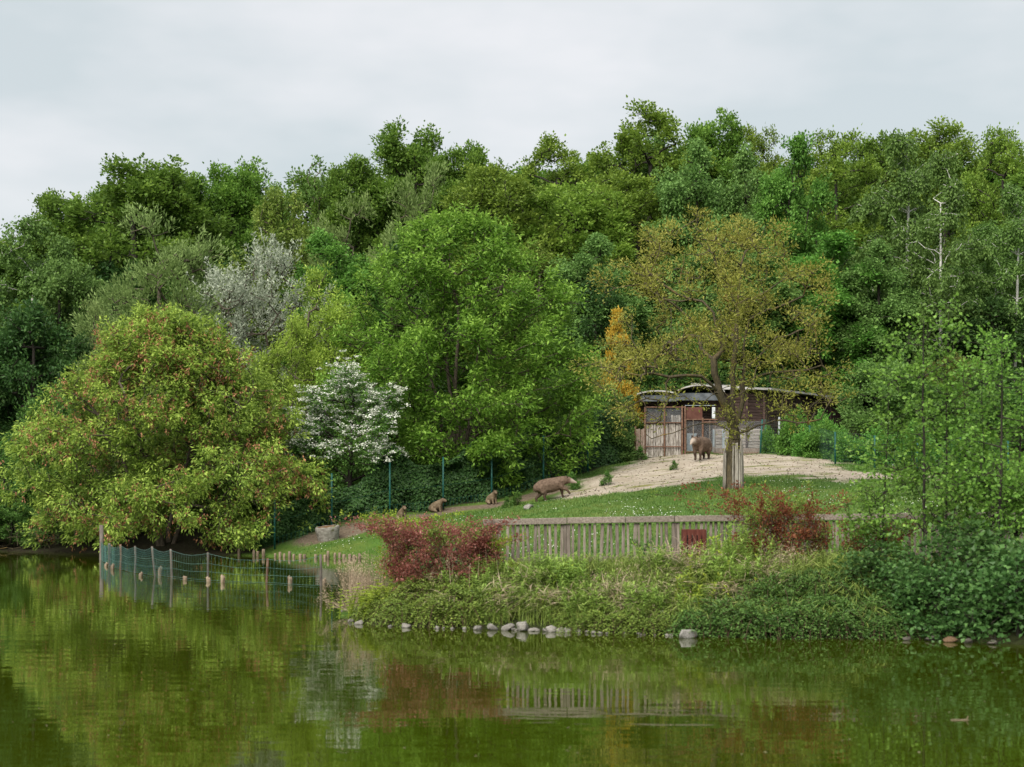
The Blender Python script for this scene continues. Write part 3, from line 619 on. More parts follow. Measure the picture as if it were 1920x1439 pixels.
# the lichen-covered tree with the wrapped trunk in the yard
lb = hit(1375, 915); LS = F / lb[1]
def lp(px, py, y=0.0): return np.array([(px - 1375) / LS, y, (915 - py) / LS])
def locust():
    rng = np.random.default_rng(41)
    st = [[lp(1375, 930), lp(1375, 880), lp(1376, 840), lp(1377, 805)],
          [lp(1377, 805), lp(1362, 768, -.1), lp(1346, 738, -.25), lp(1338, 703, -.3), lp(1337, 676, -.3), lp(1354, 656, -.35), lp(1346, 630, -.5), lp(1318, 614, -.7), lp(1285, 600, -.9), lp(1255, 575, -1.1)],
          [lp(1346, 630, -.5), lp(1336, 590, -.4), lp(1317, 567, -.2), lp(1270, 552, 0), lp(1240, 530, .2), lp(1195, 490, .3)],
          [lp(1337, 676, -.3), lp(1316, 655, .1), lp(1314, 632, .3), lp(1295, 627, .5), lp(1262, 643, .7)],
          [lp(1377, 805), lp(1373, 750, .1), lp(1374, 700, .15), lp(1381, 645, .1), lp(1381, 605, .0), lp(1384, 580, 0), lp(1372, 556, -.2), lp(1345, 520, -.4), lp(1335, 480, -.5), lp(1300, 450, -.5)],
          [lp(1384, 580, 0), lp(1398, 560, .2), lp(1420, 556, .3), lp(1460, 530, .6)],
          [lp(1384, 580, 0), lp(1390, 520, .3), lp(1400, 470, .5), lp(1432, 440, .6), lp(1440, 420, .6)],
          [lp(1377, 805), lp(1392, 752, -.1), lp(1394, 695, -.2), lp(1393, 655, -.2), lp(1403, 602, -.3), lp(1430, 587, -.4), lp(1446, 583, -.5), lp(1500, 560, -.7)],
          [lp(1346, 738, -.25), lp(1312, 709, -.7), lp(1280, 708, -1.0), lp(1250, 712, -1.2), lp(1220, 705, -1.3), lp(1193, 711, -1.5)],
          [lp(1394, 695, -.2), lp(1440, 652, .4), lp(1460, 630, .7), lp(1490, 624, .9), lp(1520, 612, 1.1)],
          [lp(1394, 720, -.2), lp(1440, 702, -.8), lp(1475, 700, -1.1), lp(1530, 690, -1.3)],
          [lp(1378, 815), lp(1415, 800, -.5), lp(1448, 790, -.9), lp(1484, 796, -1.2), lp(1525, 790, -1.5)],
          [lp(1376, 812), lp(1335, 797, -.6), lp(1295, 800, -1.0), lp(1255, 815, -1.4), lp(1215, 826, -1.7)]]
    def dense(s):
        s = np.array(s); o_ = [s[0]]
        for a, b in zip(s[:-1], s[1:]):
            o_ += [(a + b) / 2 + rng.normal(size=3) * .035, b]
        return np.array(o_)
    st = [dense(s) for s in st]
    prof = [(0, 4.0), (.12, 4.6), (.3, 4.7), (.5, 4.6), (.68, 4.3), (.85, 3.5), (1, 1.8)]
    T, _ = crown_points(rng, prof, 2.4, 9.8, 142, .60, 8, .1, .3)
    T[:, 0] -= .6 + .3 * sstep(2, 8, T[:, 2])
    T = T[~((np.abs(T[:, 0]) < 1.0) & (T[:, 2] < 3.1))]
    T[:, :2] *= 1.13
    T = T[(T[:, 2] > 4.3) | (rng.random(len(T)) < np.where(T[:, 0] > 1.2, .55, .28))]
    ep = rng.normal(size=(16, 3)) * np.array([.38, .38, .28]) + np.array([0, -.25, 2.45]); T = np.concatenate([T, ep])
    A, par, tips, sn = grow(rng, st, T, .35, .11, .06, .4)
    o_ = np.cumsum([0] + [len(s) for s in st]); caps = [(o_[1] - 1, o_[1], .19), (o_[1] - 2, o_[1] - 1, .23), (o_[8], o_[9], .06), (o_[12], o_[13], .05), (o_[11], o_[12], .05), (o_[10], o_[11], .05)]
    bm_, r = branch_mesh('locust_trunk', A, par, tips, .012, .29, M['barklich'], .80, 8, join=3.2, caps=caps)
    P = spray(rng, A, par, tips, 30, .36, .17, (.5, .5, .4), .125, .05, (.6, -.05, .5), .8, centre=np.array([0, 0, 5.]))
    lm = leaf_mesh('locust_crown', *P[:5], P[5], M['locust'])
    e = empty('locust_tree', tuple(lb)); tag(e, 'sparse olive-leaved tree with lichen-covered boughs in the sandy yard', 'tree')
    link('trunk', bm_, e); link('crown', lm, e)
    g = empty('trunk_guard', tuple(lb)); tag(g, 'ring of split grey stakes round the trunk of the olive-leaved tree', 'tree guard')
    for i in range(24):
        a = -2.75 + i * .245 + rng.normal() * .05
        if -2.6 < a < -1.9: continue
        h = rng.uniform(1.35, 1.85) if a > -1.9 else rng.uniform(1.0, 1.5)
        k = rng.uniform(.034, .05)
        x, y = .335 * math.cos(a), .335 * math.sin(a)
        pts = [np.array([x * (1.06 - .05 * t) + rng.normal() * .006, y * (1.06 - .05 * t), -.1 + (h + .1) * t]) for t in np.linspace(0, 1, 5)]
        link('stake', polyline_tube('stake', pts, [k * 1.05, k, k * .97, k * .92, k * .7], M['stakegrey'], 6), g)
locust()

# ------------------------------------------------------------------ the wood on the slope behind
def forest(key, name, px, topy, hw, Y, label, rz=None, dz=0.0, group='trees of the wood on the slope'):
    b = gpoint(px, Y); top = CAMZ + (HZ - topy) * Y / F; v = VAR[key]
    h = top - b[2] - (1.15 if Y > 116 else .8)
    if key in WIDE: hw *= WIDE[key]
    plant(key, name, label, 'tree', (b[0], b[1], b[2] - .1), group, hw * Y / F / v['R'], h / v['H'], RNG.uniform(0, 6.28) if rz is None else rz)
WIDE = dict(oakA=1.5, oakB=1.5, oakopen=1.42, yoakA=1.4, sparse=1.2, linden=1.15, mapleg=1.15, hornbeam=1.12, birchA=1.15, birchB=1.1)
FT = [
 ('birchA', 'birch_tree', 55, 392, 105, 106, 'drooping dull green birch at the left edge of the wood'),
 ('oakA', 'oak_tree', 262, 284, 112, 119, 'dark green rounded oak, tallest tree above the left part of the wood'),
 ('oakB', 'oak_tree', 112, 350, 62, 122, 'small dark treetop standing out left of the rounded oak'),
 ('oakB', 'oak_tree', 185, 345, 70, 124, 'oak crown sloping down on the left of the rounded oak'),
 ('oakB', 'oak_tree', 352, 318, 60, 123, 'oak crown just right of the tallest left-hand oak'),
 ('willow', 'willow_tree', 300, 368, 170, 100, 'wide grey-green willow behind the maple and the silvery tree'),
 ('willow', 'willow_tree', 205, 545, 110, 92, 'low grey-green willow rising behind the left side of the maple'),
 ('oakA', 'oak_tree', 442, 290, 74, 123, 'oak with a flat bright green top above the silvery tree'),
 ('hornbeam', 'hornbeam_tree', 515, 322, 100, 109, 'yellowish green tree with drooping sprays just above the silvery tree'),
 ('sparse', 'half_bare_tree', 590, 250, 66, 124, 'thin-crowned treetop with bare brown twigs against the sky'),
 ('oakB', 'oak_tree', 655, 285, 62, 124, 'low oak crown between the twiggy treetop and the bright tall oak'),
 ('willow', 'willow_tree', 665, 355, 105, 106, 'grey-green willow above the pale yellow-green tree'),
 ('oakA', 'oak_tree', 768, 222, 82, 126, 'bright green oak standing above the large rounded tree'),
 ('willow', 'willow_tree', 790, 292, 105, 112, 'grey-green willow directly behind the top of the large rounded tree'),
 ('oakB', 'oak_tree', 878, 258, 60, 124, 'dark oak crown right of the bright oak'),
 ('sparse', 'half_bare_tree', 930, 255, 50, 127, 'twiggy half-bare treetop in the middle of the skyline'),
 ('yoakA', 'young_oak_tree', 930, 312, 95, 109, 'yellow-green tree behind the right shoulder of the large rounded tree'),
 ('oakopen', 'young_oak_tree', 1045, 240, 85, 125, 'brownish green oak crown in the middle of the skyline'),
 ('yoakA', 'young_oak_tree', 1062, 335, 105, 111, 'yellow-green oak with dark boughs left of the olive-leaved tree'),
 ('linden', 'linden_tree', 1110, 430, 105, 101, 'blue-green layered tree above the golden conifer'),
 ('oakopen', 'oak_tree', 1212, 186, 100, 127, 'tallest open-crowned oak with sky showing through its boughs'),
 ('yoakA', 'young_oak_tree', 1185, 330, 100, 116, 'yellow-green crown under the tallest open-crowned oak'),
 ('oakA', 'oak_tree', 1345, 206, 72, 129, 'dense oak crown right of the tallest open-crowned oak'),
 ('linden', 'linden_tree', 1300, 262, 95, 113, 'grey-green tree in front of the tallest oak'),
 ('oakopen', 'oak_tree', 1425, 222, 50, 128, 'slender treetop with a few leafy branches against the sky'),
 ('linden', 'linden_tree', 1405, 275, 85, 112, 'grey-green tree above the right side of the olive-leaved tree'),
 ('mapleg', 'maple_tree', 1487, 258, 72, 110, 'vivid green maple right of the olive-leaved tree'),
 ('linden', 'linden_tree', 1390, 400, 120, 102, 'dark green tree hidden behind the olive-leaved tree'),
 ('oakopen', 'young_oak_tree', 1578, 226, 78, 122, 'yellow-green oak with a fan of dark stems and sky gaps'),
 ('mapleg', 'maple_tree', 1545, 430, 105, 104, 'layered green maple above the end of the shed'),
 ('oakB', 'oak_tree', 1655, 240, 60, 128, 'oak crown between the fan-stemmed oak and the birches'),
 ('birchA', 'birch_tree', 1690, 235, 95, 111, 'tall birch, leftmost of those with white trunks'),
 ('birchB', 'birch_tree', 1765, 262, 90, 104, 'birch with the longest white forked trunk in view'),
 ('yoakA', 'young_oak_tree', 1762, 225, 85, 127, 'yellowish oak top behind the white forked birch'),
 ('oakopen', 'oak_tree', 1885, 222, 68, 121, 'thin oak crown with sky showing at the right edge'),
 ('birchA', 'birch_tree', 1900, 330, 80, 105, 'birch with a white trunk at the right edge of the wood'),
 ('birchA', 'birch_tree', 1850, 400, 95, 110, 'drooping birch between the two rightmost white trunks'),
 ('linden', 'linden_tree', 1640, 440, 90, 104, 'dull green tree in front of the leftmost white-trunked birch'),
 ('dark', 'yew_tree', 52, 548, 120, 91, 'very dark evergreen at the left edge behind the maple'),
 ('dark', 'yew_tree', -70, 520, 130, 93, 'dark evergreen cut by the left edge of the picture'),
 ('dark', 'yew_tree', 150, 610, 90, 95, 'dark evergreen behind the low grey-green willow'),
 ('thicket', 'hawthorn_bush', 95, 690, 90, 84, 'mid-green bush between the dark evergreen and the maple'),
 ('thicket', 'hawthorn_bush', 10, 780, 70, 82.5, 'low bush on the shore at the left edge'),
 ('thicketb', 'elder_bush', 1105, 650, 60, 92.5, 'bush with pale leaves at the end of the ivy-covered fence'),
 ('thicket', 'hawthorn_bush', 1060, 640, 70, 95, 'green bush on the right flank of the large rounded tree'),
 ('thicketb', 'elder_bush', 1150, 715, 62, 92.6, 'small-leaved bush standing before the foot of the golden conifer'),
 ('thicket', 'hawthorn_bush', 1190, 690, 55, 96, 'bush behind the left corner of the shed'),
 ('dark', 'yew_tree', 1120, 500, 90, 99, 'dark evergreen behind the golden conifer'),
 ('thicket', 'hawthorn_bush', 1270, 610, 110, 99, 'dark bush rising behind the left shed roofs'),
 ('dark', 'yew_tree', 1390, 560, 120, 101, 'dark evergreen behind the middle of the shed'),
 ('thicket', 'hawthorn_bush', 1500, 620, 110, 108, 'bush rising behind the long shed wing'),
 ('dark', 'yew_tree', 1520, 520, 110, 112, 'dark evergreen above the far end of the shed wing'),
 ('thuja', 'thuja_tree', 1622, 590, 50, 109, 'brownish green conical thuja beyond the end of the shed'),
 ('thuja', 'thuja_tree', 1585, 610, 45, 112, 'smaller brownish thuja close to the shed roof'),
 ('thuja', 'thuja_tree', 1785, 575, 60, 98, 'rusty green thuja behind the alder saplings'),
 ('dark', 'yew_tree', 1700, 520, 110, 106, 'dark evergreen under the leftmost white-trunked birch'),
 ('dark', 'yew_tree', 1850, 540, 120, 103, 'dark evergreen at the foot of the rightmost birches'),
 ('thicketb', 'elder_bush', 1650, 660, 90, 97, 'grey-green bush behind the left alder sapling'),
 ('thicket', 'hawthorn_bush', 1740, 680, 100, 96, 'bush behind the two straight alder stems'),
 ('thicket', 'hawthorn_bush', 1880, 690, 100, 96, 'bush behind the rightmost alder stems'),
 ('oakA', 'oak_tree', 2010, 260, 110, 118, 'oak cut by the right edge of the picture'),
 ('dark', 'yew_tree', 400, 620, 100, 97, 'dark evergreen below the silvery tree'),
 ('dark', 'yew_tree', 600, 560, 110, 104, 'dark evergreen behind the pale yellow-green trees'),
 ('mapleg', 'maple_tree', 630, 430, 90, 102, 'green tree between the silvery tree and the large rounded tree'),
 ('dark', 'yew_tree', 760, 440, 110, 108, 'dark evergreen hidden behind the large rounded tree'),
 ('hornbeam', 'hornbeam_tree', 1000, 420, 90, 105, 'green tree behind the right side of the large rounded tree'),
 ('linden', 'linden_tree', 120, 440, 90, 104, 'dull green tree below the drooping birch at left'),
 ('oakA', 'oak_tree', -60, 440, 110, 112, 'tree cut by the left edge above the dark evergreen'),
 ('thicket', 'hawthorn_bush', 520, 800, 80, 85, 'bush in the shade between the maple and the hawthorn'),
 ('thicket', 'hawthorn_bush', 700, 790, 90, 86, 'shaded bush behind the white hawthorn'),
 ('thicket', 'hawthorn_bush', 400, 850, 100, 84.5, 'shaded bush behind the maple trunks'),
 ('thicket', 'hawthorn_bush', 200, 860, 110, 85, 'shaded bush deep behind the left half of the maple'),
 ('thicket', 'hawthorn_bush', 790, 800, 90, 86, 'shaded bush between the hawthorn and the large rounded tree'),
 ('thicketb', 'elder_bush', 880, 800, 90, 88, 'shaded bush under the middle of the large rounded tree'),
 ('thicket', 'hawthorn_bush', 600, 850, 70, 81, 'shaded bush under the left side of the hawthorn'),
 ('thicket', 'shore_bush', 20, 900, 75, 80.6, 'bush hanging over the water at the left edge'),
 ('thicketb', 'shore_bush', 110, 920, 70, 79.6, 'bush over the water beside the brushwood'),
 ('thicket', 'shore_bush', -60, 880, 80, 81.5, 'shore bush cut by the left edge'),
 ('thicket', 'hawthorn_bush', 980, 760, 90, 92, 'shaded bush behind the ivy under the large rounded tree'),
]
for t_ in FT: forest(*t_)
SKY_ = np.array([(-60, 440), (0, 420), (60, 395), (110, 360), (180, 315), (260, 290), (350, 318), (440, 296), (520, 300), (590, 262), (650, 285), (700, 250), (770, 232), (840, 258), (900, 262), (940, 270), (1040, 250), (1120, 250), (1150, 215), (1210, 200), (1270, 205), (1310, 215), (1380, 232), (1480, 268), (1520, 240), (1580, 235), (1640, 245), (1720, 236), (1800, 245), (1880, 235), (1990, 245)], float)
rngF = np.random.default_rng(52)
for i_, px_ in enumerate(np.arange(-60, 2000, 88)):
    forest(['dark', 'thicket', 'linden'][i_ % 3], 'undergrowth_tree', px_ + rngF.normal() * 12, np.interp(px_, [0, 300, 900, 1900], [560, 470, 440, 450]) + rngF.uniform(-25, 40), rngF.uniform(105, 130), rngF.uniform(115, 121), nth(i_) + ' from the left of the shaded young trees deep inside the wood', group='shaded young trees inside the wood')
for i_, px_ in enumerate(np.arange(-40, 1990, 62)):
    px_ = px_ + rngF.normal() * 10
    forest(['oakA', 'yoakA', 'oakB', 'linden', 'oakA', 'hornbeam'][i_ % 6], 'wood_tree', px_, np.interp(px_, SKY_[:, 0], SKY_[:, 1]) + rngF.uniform(22, 75), rngF.uniform(70, 95), rngF.uniform(131, 140), nth(i_) + ' tree from the left in the back row of the wood, mostly hidden', group='back row of the wood')

# ------------------------------------------------------------------ ivy bank behind the green fence
def ivy_hedge():
    rng = np.random.default_rng(51); n = 44000
    s = .06 + .94 * rng.random(n); i0 = s * (len(FL) - 1)
    x = np.interp(i0, np.arange(len(FL)), FL[:, 0]); y0 = fence_y(x)
    hgt = rng.random(n) ** .75 * np.interp(x, [FL[0, 0], FL[3, 0], FL[-1, 0]], [.9, 2.6, 3.0]) * (.45 + .95 * vnoise(x, x * 0, 1.3, 4))
    lump = vnoise(x, hgt * 1.3, .7, 9)
    y = y0 + .35 + hgt * .32 + lump * -.9 + rng.random(n) * .5 + .45
    z = gz(x, y0 + .2) + hgt
    pos = np.stack([x, y, z], 1)
    ax = np.stack([rng.normal(size=n) * .6, -rng.random(n) * .5, -rng.random(n) * .9], 1); nm = np.stack([rng.normal(size=n) * .45, -1 + rng.normal(size=n) * .3, .55 + rng.normal(size=n) * .4], 1)
    me_ = leaf_mesh('ivy', pos, ax, nm, rng.uniform(.10, .17, n), rng.uniform(.09, .15, n), .5 + rng.normal(size=n) * .2 + (lump - .5) * .2, M['ivy'])
    tag(link('ivy_hedge', me_), 'long dark bank of ivy behind the green fence posts', 'hedge')
ivy_hedge()

# ------------------------------------------------------------------ built things
def bar(name, p0, p1, w, d, mat, parent=None, bev=0.0, roll=0.0):
    """a straight timber or pipe of section w x d between two points"""
    p0 = Vector(p0); p1 = Vector(p1); L = (p1 - p0).length
    me_ = box_mesh(name, w, d, L, mat, bev); dirv = (p1 - p0).normalized()
    z = dirv; ref = Vector((0, 1, 0)) if abs(dirv.y) < .9 else Vector((1, 0, 0))
    x = ref.cross(z); x.normalize(); y = z.cross(x)
    o = link(name, me_, parent)
    mat4 = Matrix((x, y, z)).transposed().to_4x4(); mat4.translation = p0
    if roll: mat4 = mat4 @ Matrix.Rotation(roll, 4, 'Z')
    o.matrix_local = mat4
    return o
def wires(name, segs, r, mat, parent, k=3, stuff=True):
    a = np.array([s[0] for s in segs], float); b = np.array([s[1] for s in segs], float)
    V, f = tubes(a, b, np.full(len(a), r), np.full(len(a), r), k)
    o = link(name, mesh_np(name, V, f, mat, True), parent)
    if stuff: o['kind'] = 'stuff'
    return o
def lattice(c00, c10, c11, c01, nu, nv, diag=False):
    c00, c10, c11, c01 = [np.asarray(c, float) for c in (c00, c10, c11, c01)]
    def P(u, v): return c00 * (1 - u) * (1 - v) + c10 * u * (1 - v) + c11 * u * v + c01 * (1 - u) * v
    S = []
    if not diag:
        for i in range(nu + 1): S.append((P(i / nu, 0), P(i / nu, 1)))
        for j in range(nv + 1): S.append((P(0, j / nv), P(1, j / nv)))
    else:
        for i in range(-nv, nu):
            for sgn in (0, 1):
                a, b = i, i + nv
                u0, v0, u1, v1 = a, 0, b, nv
                if u0 < 0: v0 -= u0; u0 = 0
                if u1 > nu: v1 -= (u1 - nu); u1 = nu
                if u1 <= u0: continue
                if sgn == 0: S.append((P(u0 / nu, v0 / nv), P(u1 / nu, v1 / nv)))
                else: S.append((P(1 - u0 / nu, v0 / nv), P(1 - u1 / nu, v1 / nv)))
    return S

# green wire fence with posts along the foot of the ivy
def green_fence():
    e = empty('wire_fence', (0, 0, 0)); tag(e, 'tall green post and wire fence climbing along the ivy bank', 'fence')
    tops = []
    for (px, Y) in FENCE_PX[1:-1]:
        b = gpoint(px, Y - .25); p0 = b + np.array([0, 0, -.2]); p1 = b + np.array([0, 0, 2.35])
        link('post', polyline_tube('post', [p0, (p0 + p1) / 2, p1], .042, M['green'], 8), e); tops.append(b)
    S = []
    for a, b in zip(tops[:-1], tops[1:]):
        for h in (.45, 1.1):
            m_ = (a + b) / 2 + np.array([0, 0, h - .05]); S += [(a + [0, -.05, h], m_ + [0, -.05, 0]), (m_ + [0, -.05, 0], b + [0, -.05, h])]
        n = 14
        for i in range(1, n):
            q = a + (b - a) * i / n; S.append((q + [0, -.05, .1], q + [0, -.05, .45]))
    wires('wire_net', S, .0045, M['green'], e)
green_fence()

# ------------------------------------------------------------------ the shed
def S3(px, py, Y): return W(px, py, Y)
def plank_rows(parent, x0, y0, x1, y1, z0, z1, h, mat, name='plank', gap=.012, depth=.06, rng=RNG):
    n = int((z1 - z0) / h)
    for i in range(n):
        z = z0 + (i + .5) * h; j = rng.normal() * .008
        L = math.hypot(x1 - x0, y1 - y0)
        o = link(name, box_mesh(name, L, depth, h - gap, mat(z) if callable(mat) else mat, .012, False), parent, ((x0 + x1) / 2, (y0 + y1) / 2 + j, z), (rng.normal() * .02, rng.normal() * .002, math.atan2(y1 - y0, x1 - x0)))
def slab(name, ring_low, ring_high, mat, parent):
    """closed solid between two rings of equal length"""
    n = len(ring_low); me_ = bpy.data.meshes.new(name)
    f = [list(range(n))[::-1], list(range(n, 2 * n))] + [[i, (i + 1) % n, n + (i + 1) % n, n + i] for i in range(n)]
    me_.from_pydata([tuple(v) for v in list(ring_low) + list(ring_high)], [], f); me_.update(); me_.materials.append(mat)
    return link(name, me_, parent)
def arch_roof(name, xa, xb, yf, yb, z, rise, mat, parent, th=.07, n=10):
    lo = []; hi = []
    V = []; Fc = []
    for i in range(n + 1):
        u = i / n; x = xa + (xb - xa) * u; zz = z + rise * math.sin(math.pi * u) ** .8
        V += [(x, yf, zz), (x, yb, zz), (x, yb, zz + th), (x, yf, zz + th)]
    for i in range(n):
        a = i * 4; b = a + 4
        for k in range(4): Fc.append([a + k, b + k, b + (k + 1) % 4, a + (k + 1) % 4])
    Fc += [[0, 1, 2, 3], [n * 4 + 3, n * 4 + 2, n * 4 + 1, n * 4]]
    me_ = bpy.data.meshes.new(name); me_.from_pydata(V, [], Fc); me_.update()
    bm = bmesh.new(); bm.from_mesh(me_); bmesh.ops.recalc_face_normals(bm, faces=bm.faces); bm.to_mesh(me_); bm.free()
    me_.materials.append(mat); return link(name, me_, parent)
def shed():
    e = empty('animal_shed', (0, 0, 0)); tag(e, 'low dark wooden animal shed with pale sheet roof behind the sandy yard', 'shed')
    # front wing
    xL = W(1202, 0, 95)[0]; x2 = W(1262, 0, 95)[0]; x3 = W(1345, 0, 95)[0]
    zr = W(0, 741, 94)[2]; zr2 = W(0, 738, 94)[2]
    arch_roof('roof', xL - .3, x2 + .15, 93.6, 99, zr, .16, M['roof'], e)
    arch_roof('roof', x2, x3 + .2, 93.4, 99, zr2 + .03, .34, M['roof'], e)
    link('fascia', box_mesh('fascia', x2 - xL + .2, .05, .34, M['felt'], .01), e, ((xL + x2) / 2, 93.75, zr - .36), (-.12, 0, 0))
    link('fascia', box_mesh('fascia', x3 - x2 + .1, .05, .40, M['felt'], .01), e, ((x2 + x3) / 2 + .1, 93.6, zr2 - .40), (-.12, 0, 0))
    plank_rows(e, xL, 95.0, x3, 95.0, 4.4, zr - .05, .165, M['wooddark'])
    for xx in (xL, x3): link('side_wall', box_mesh('side_wall', .1, 4.4, zr - 4.3, M['wooddark'], .01), e, (xx, 97.3, 4.2))
    link('back_wall', box_mesh('back_wall', x3 - xL, .1, zr - 4.3, M['black'], .01), e, ((xL + x3) / 2, 99.0, 4.2))
    # long wing that turns away
    pts = [(1336, 94.2), (1400, 93.9), (1432, 94.4), (1500, 98.5), (1556, 102.5), (1602, 106.0)]
    XY = [((p - 960) / F * Y, Y) for p, Y in pts]; ze = 8.02
    def mz(z): return M['woodlog'] if z < 6.05 else M['wooddark']
    for i in range(len(XY) - 1):
        a, b = XY[i], XY[i + 1]; base = 4.45 if i < 2 else max(4.5, g1(b[0], b[1]) - .3)
        plank_rows(e, a[0], a[1], b[0], b[1], base, ze - .02, .17, mz if i < 2 else M['wooddark'])
        if i: bar('wall_post', (a[0], a[1] - .06, base - .3), (a[0], a[1] - .06, ze - .03), .12, .10, M['wooddark'], e)
    n_ = []
    for i, (x, y) in enumerate(XY):
        a = np.array(XY[max(i - 1, 0)]); b = np.array(XY[min(i + 1, len(XY) - 1)]); t = (b - a) / np.linalg.norm(b - a); n_.append((-t[1], t[0]))
    lowr = [(x - q[0] * .45, y - q[1] * .45, ze) for (x, y), q in zip(XY, n_)] + [(x + q[0] * 4.5, y + q[1] * 4.5, ze + .45) for (x, y), q in list(zip(XY, n_))[::-1]]
    slab('roof', lowr, [(x, y, z + .11) for x, y, z in lowr], M['roof'], e)
    inner = [(x + q[0] * .25, y + q[1] * .25) for (x, y), q in zip(XY, n_)]
    ring = [(x, y, 4.2) for x, y in inner] + [(x + q[0] * 3.5, y + q[1] * 3.5, 4.2) for (x, y), q in list(zip(XY, n_))[::-1]]
    slab('inner_wall', ring, [(x, y, ze - .05) for x, y, z in ring], M['black'], e)
    # window frame at the far end
    wx, wy = (1588 - 960) / F * 104.5, 104.5
    for dx in (0, .42): bar('window_frame', (wx + dx, wy - .05, 6.55), (wx + dx, wy - .05, 7.35), .05, .05, M['steel'], e)
    for z in (6.55, 7.35): bar('window_frame', (wx - .02, wy - .052, z), (wx + .44, wy - .052, z), .05, .05, M['steel'], e)
    # brown panel and white notice on the front wing
    def quad(name, px0, px1, py0, py1, Y, mat, th=.04):
        a = W(px0, py1, Y); b = W(px1, py0, Y)
        return link(name, box_mesh(name, b[0] - a[0], th, b[2] - a[2], mat, .008), e, ((a[0] + b[0]) / 2, Y, a[2]))
    quad('door_panel', 1287, 1317, 764, 786, 93.2, M['rustpanel'])
    quad('notice_board', 1335, 1341, 764, 785, 93.1, M['white'])
    quad('sheet_panel', 1288, 1306, 813, 846, 93.2, M['bluepanel'])
    quad('sheet_panel', 1336, 1342, 806, 838, 93.1, M['bluepanel'])
    quad('sheet_panel', 1354, 1359, 806, 842, 93.1, M['bluepanel'])
    quad('sill_board', 1338, 1428, 841, 853, 93.0, M['woodgate'], .2)
shed()
def yard_fence():
    e = empty('timber_gate_fence', (0, 0, 0)); tag(e, 'worn whitewashed board fence with rusty steel posts before the shed', 'fence')
    rng = np.random.default_rng(61)
    def Z(py, Y=92.3): return W(0, py, Y)[2]
    def X(px, Y=92.3): return W(px, 0, Y)[0]
    for pa, pb, yt, yb, mat, Y in ((1192, 1208, 803, 862, 'woodgate', 92.0), (1211, 1244, 795, 856, 'woodpale', 92.3), (1248, 1277, 793, 853, 'woodpale', 92.3), (1211, 1244, 772, 794, 'wooddark', 92.5), (1248, 1258, 772, 792, 'wooddark', 92.5), (1259, 1277, 777, 792, 'woodpale', 92.5)):
        n = max(3, int(round((X(pb) - X(pa)) / .125))); w = (X(pb) - X(pa)) / n
        for i in range(n):
            h = Z(yt, Y) - Z(yb, Y) + rng.normal() * .02
            link('board', box_mesh('board', w - .012, .025, h, M[mat], .004), e, (X(pa) + (i + .5) * w, Y + rng.normal() * .006, Z(yb, Y) - .05), (rng.normal() * .006, rng.normal() * .006, rng.normal() * .03))
    for px, yt, yb in ((1191, 800, 866), (1209, 764, 860), (1245.5, 758, 856), (1278.5, 762, 856), (1284, 762, 854), (1317, 784, 850)):
        bar('post', (X(px), 92.18, Z(yb) - .1), (X(px), 92.18, Z(yt)), .085, .085, M['rust'], e, .008)
    for pa, pb, py in ((1192, 1208, 845), (1211, 1277, 838), (1209, 1278, 793), (1192, 1208, 812), (1284, 1345, 787), (1287, 1317, 848), (1317, 1345, 792), (1209, 1284, 764)):
        bar('rail', (X(pa), 92.20, Z(py)), (X(pb), 92.20, Z(py)), .055, .05, M['rust'], e, .006)
    for px in (1287, 1300, 1331, 1341):
        bar('gate_frame', (X(px), 92.35, Z(849)), (X(px), 92.35, Z(788)), .045, .045, M['stake'], e, .005)
    S = lattice((X(1287), 92.3, Z(848)), (X(1428), 92.3, Z(848)), (X(1428), 92.3, Z(790)), (X(1287), 92.3, Z(790)), 62, 26, True)
    wires('wire_net', S, .003, M['steel'], e)
    S = lattice((X(1211), 92.25, Z(793)), (X(1277), 92.25, Z(793)), (X(1277), 92.25, Z(764)), (X(1211), 92.25, Z(764)), 30, 13)
    wires('wire_net', S, .005, M['steel'], e)
    S = [((X(1284), 92.2, Z(761)), (X(1340), 92.2, Z(761)))]
    wires('cable', S, .02, M['bluepanel'], e, 6, False)
yard_fence()
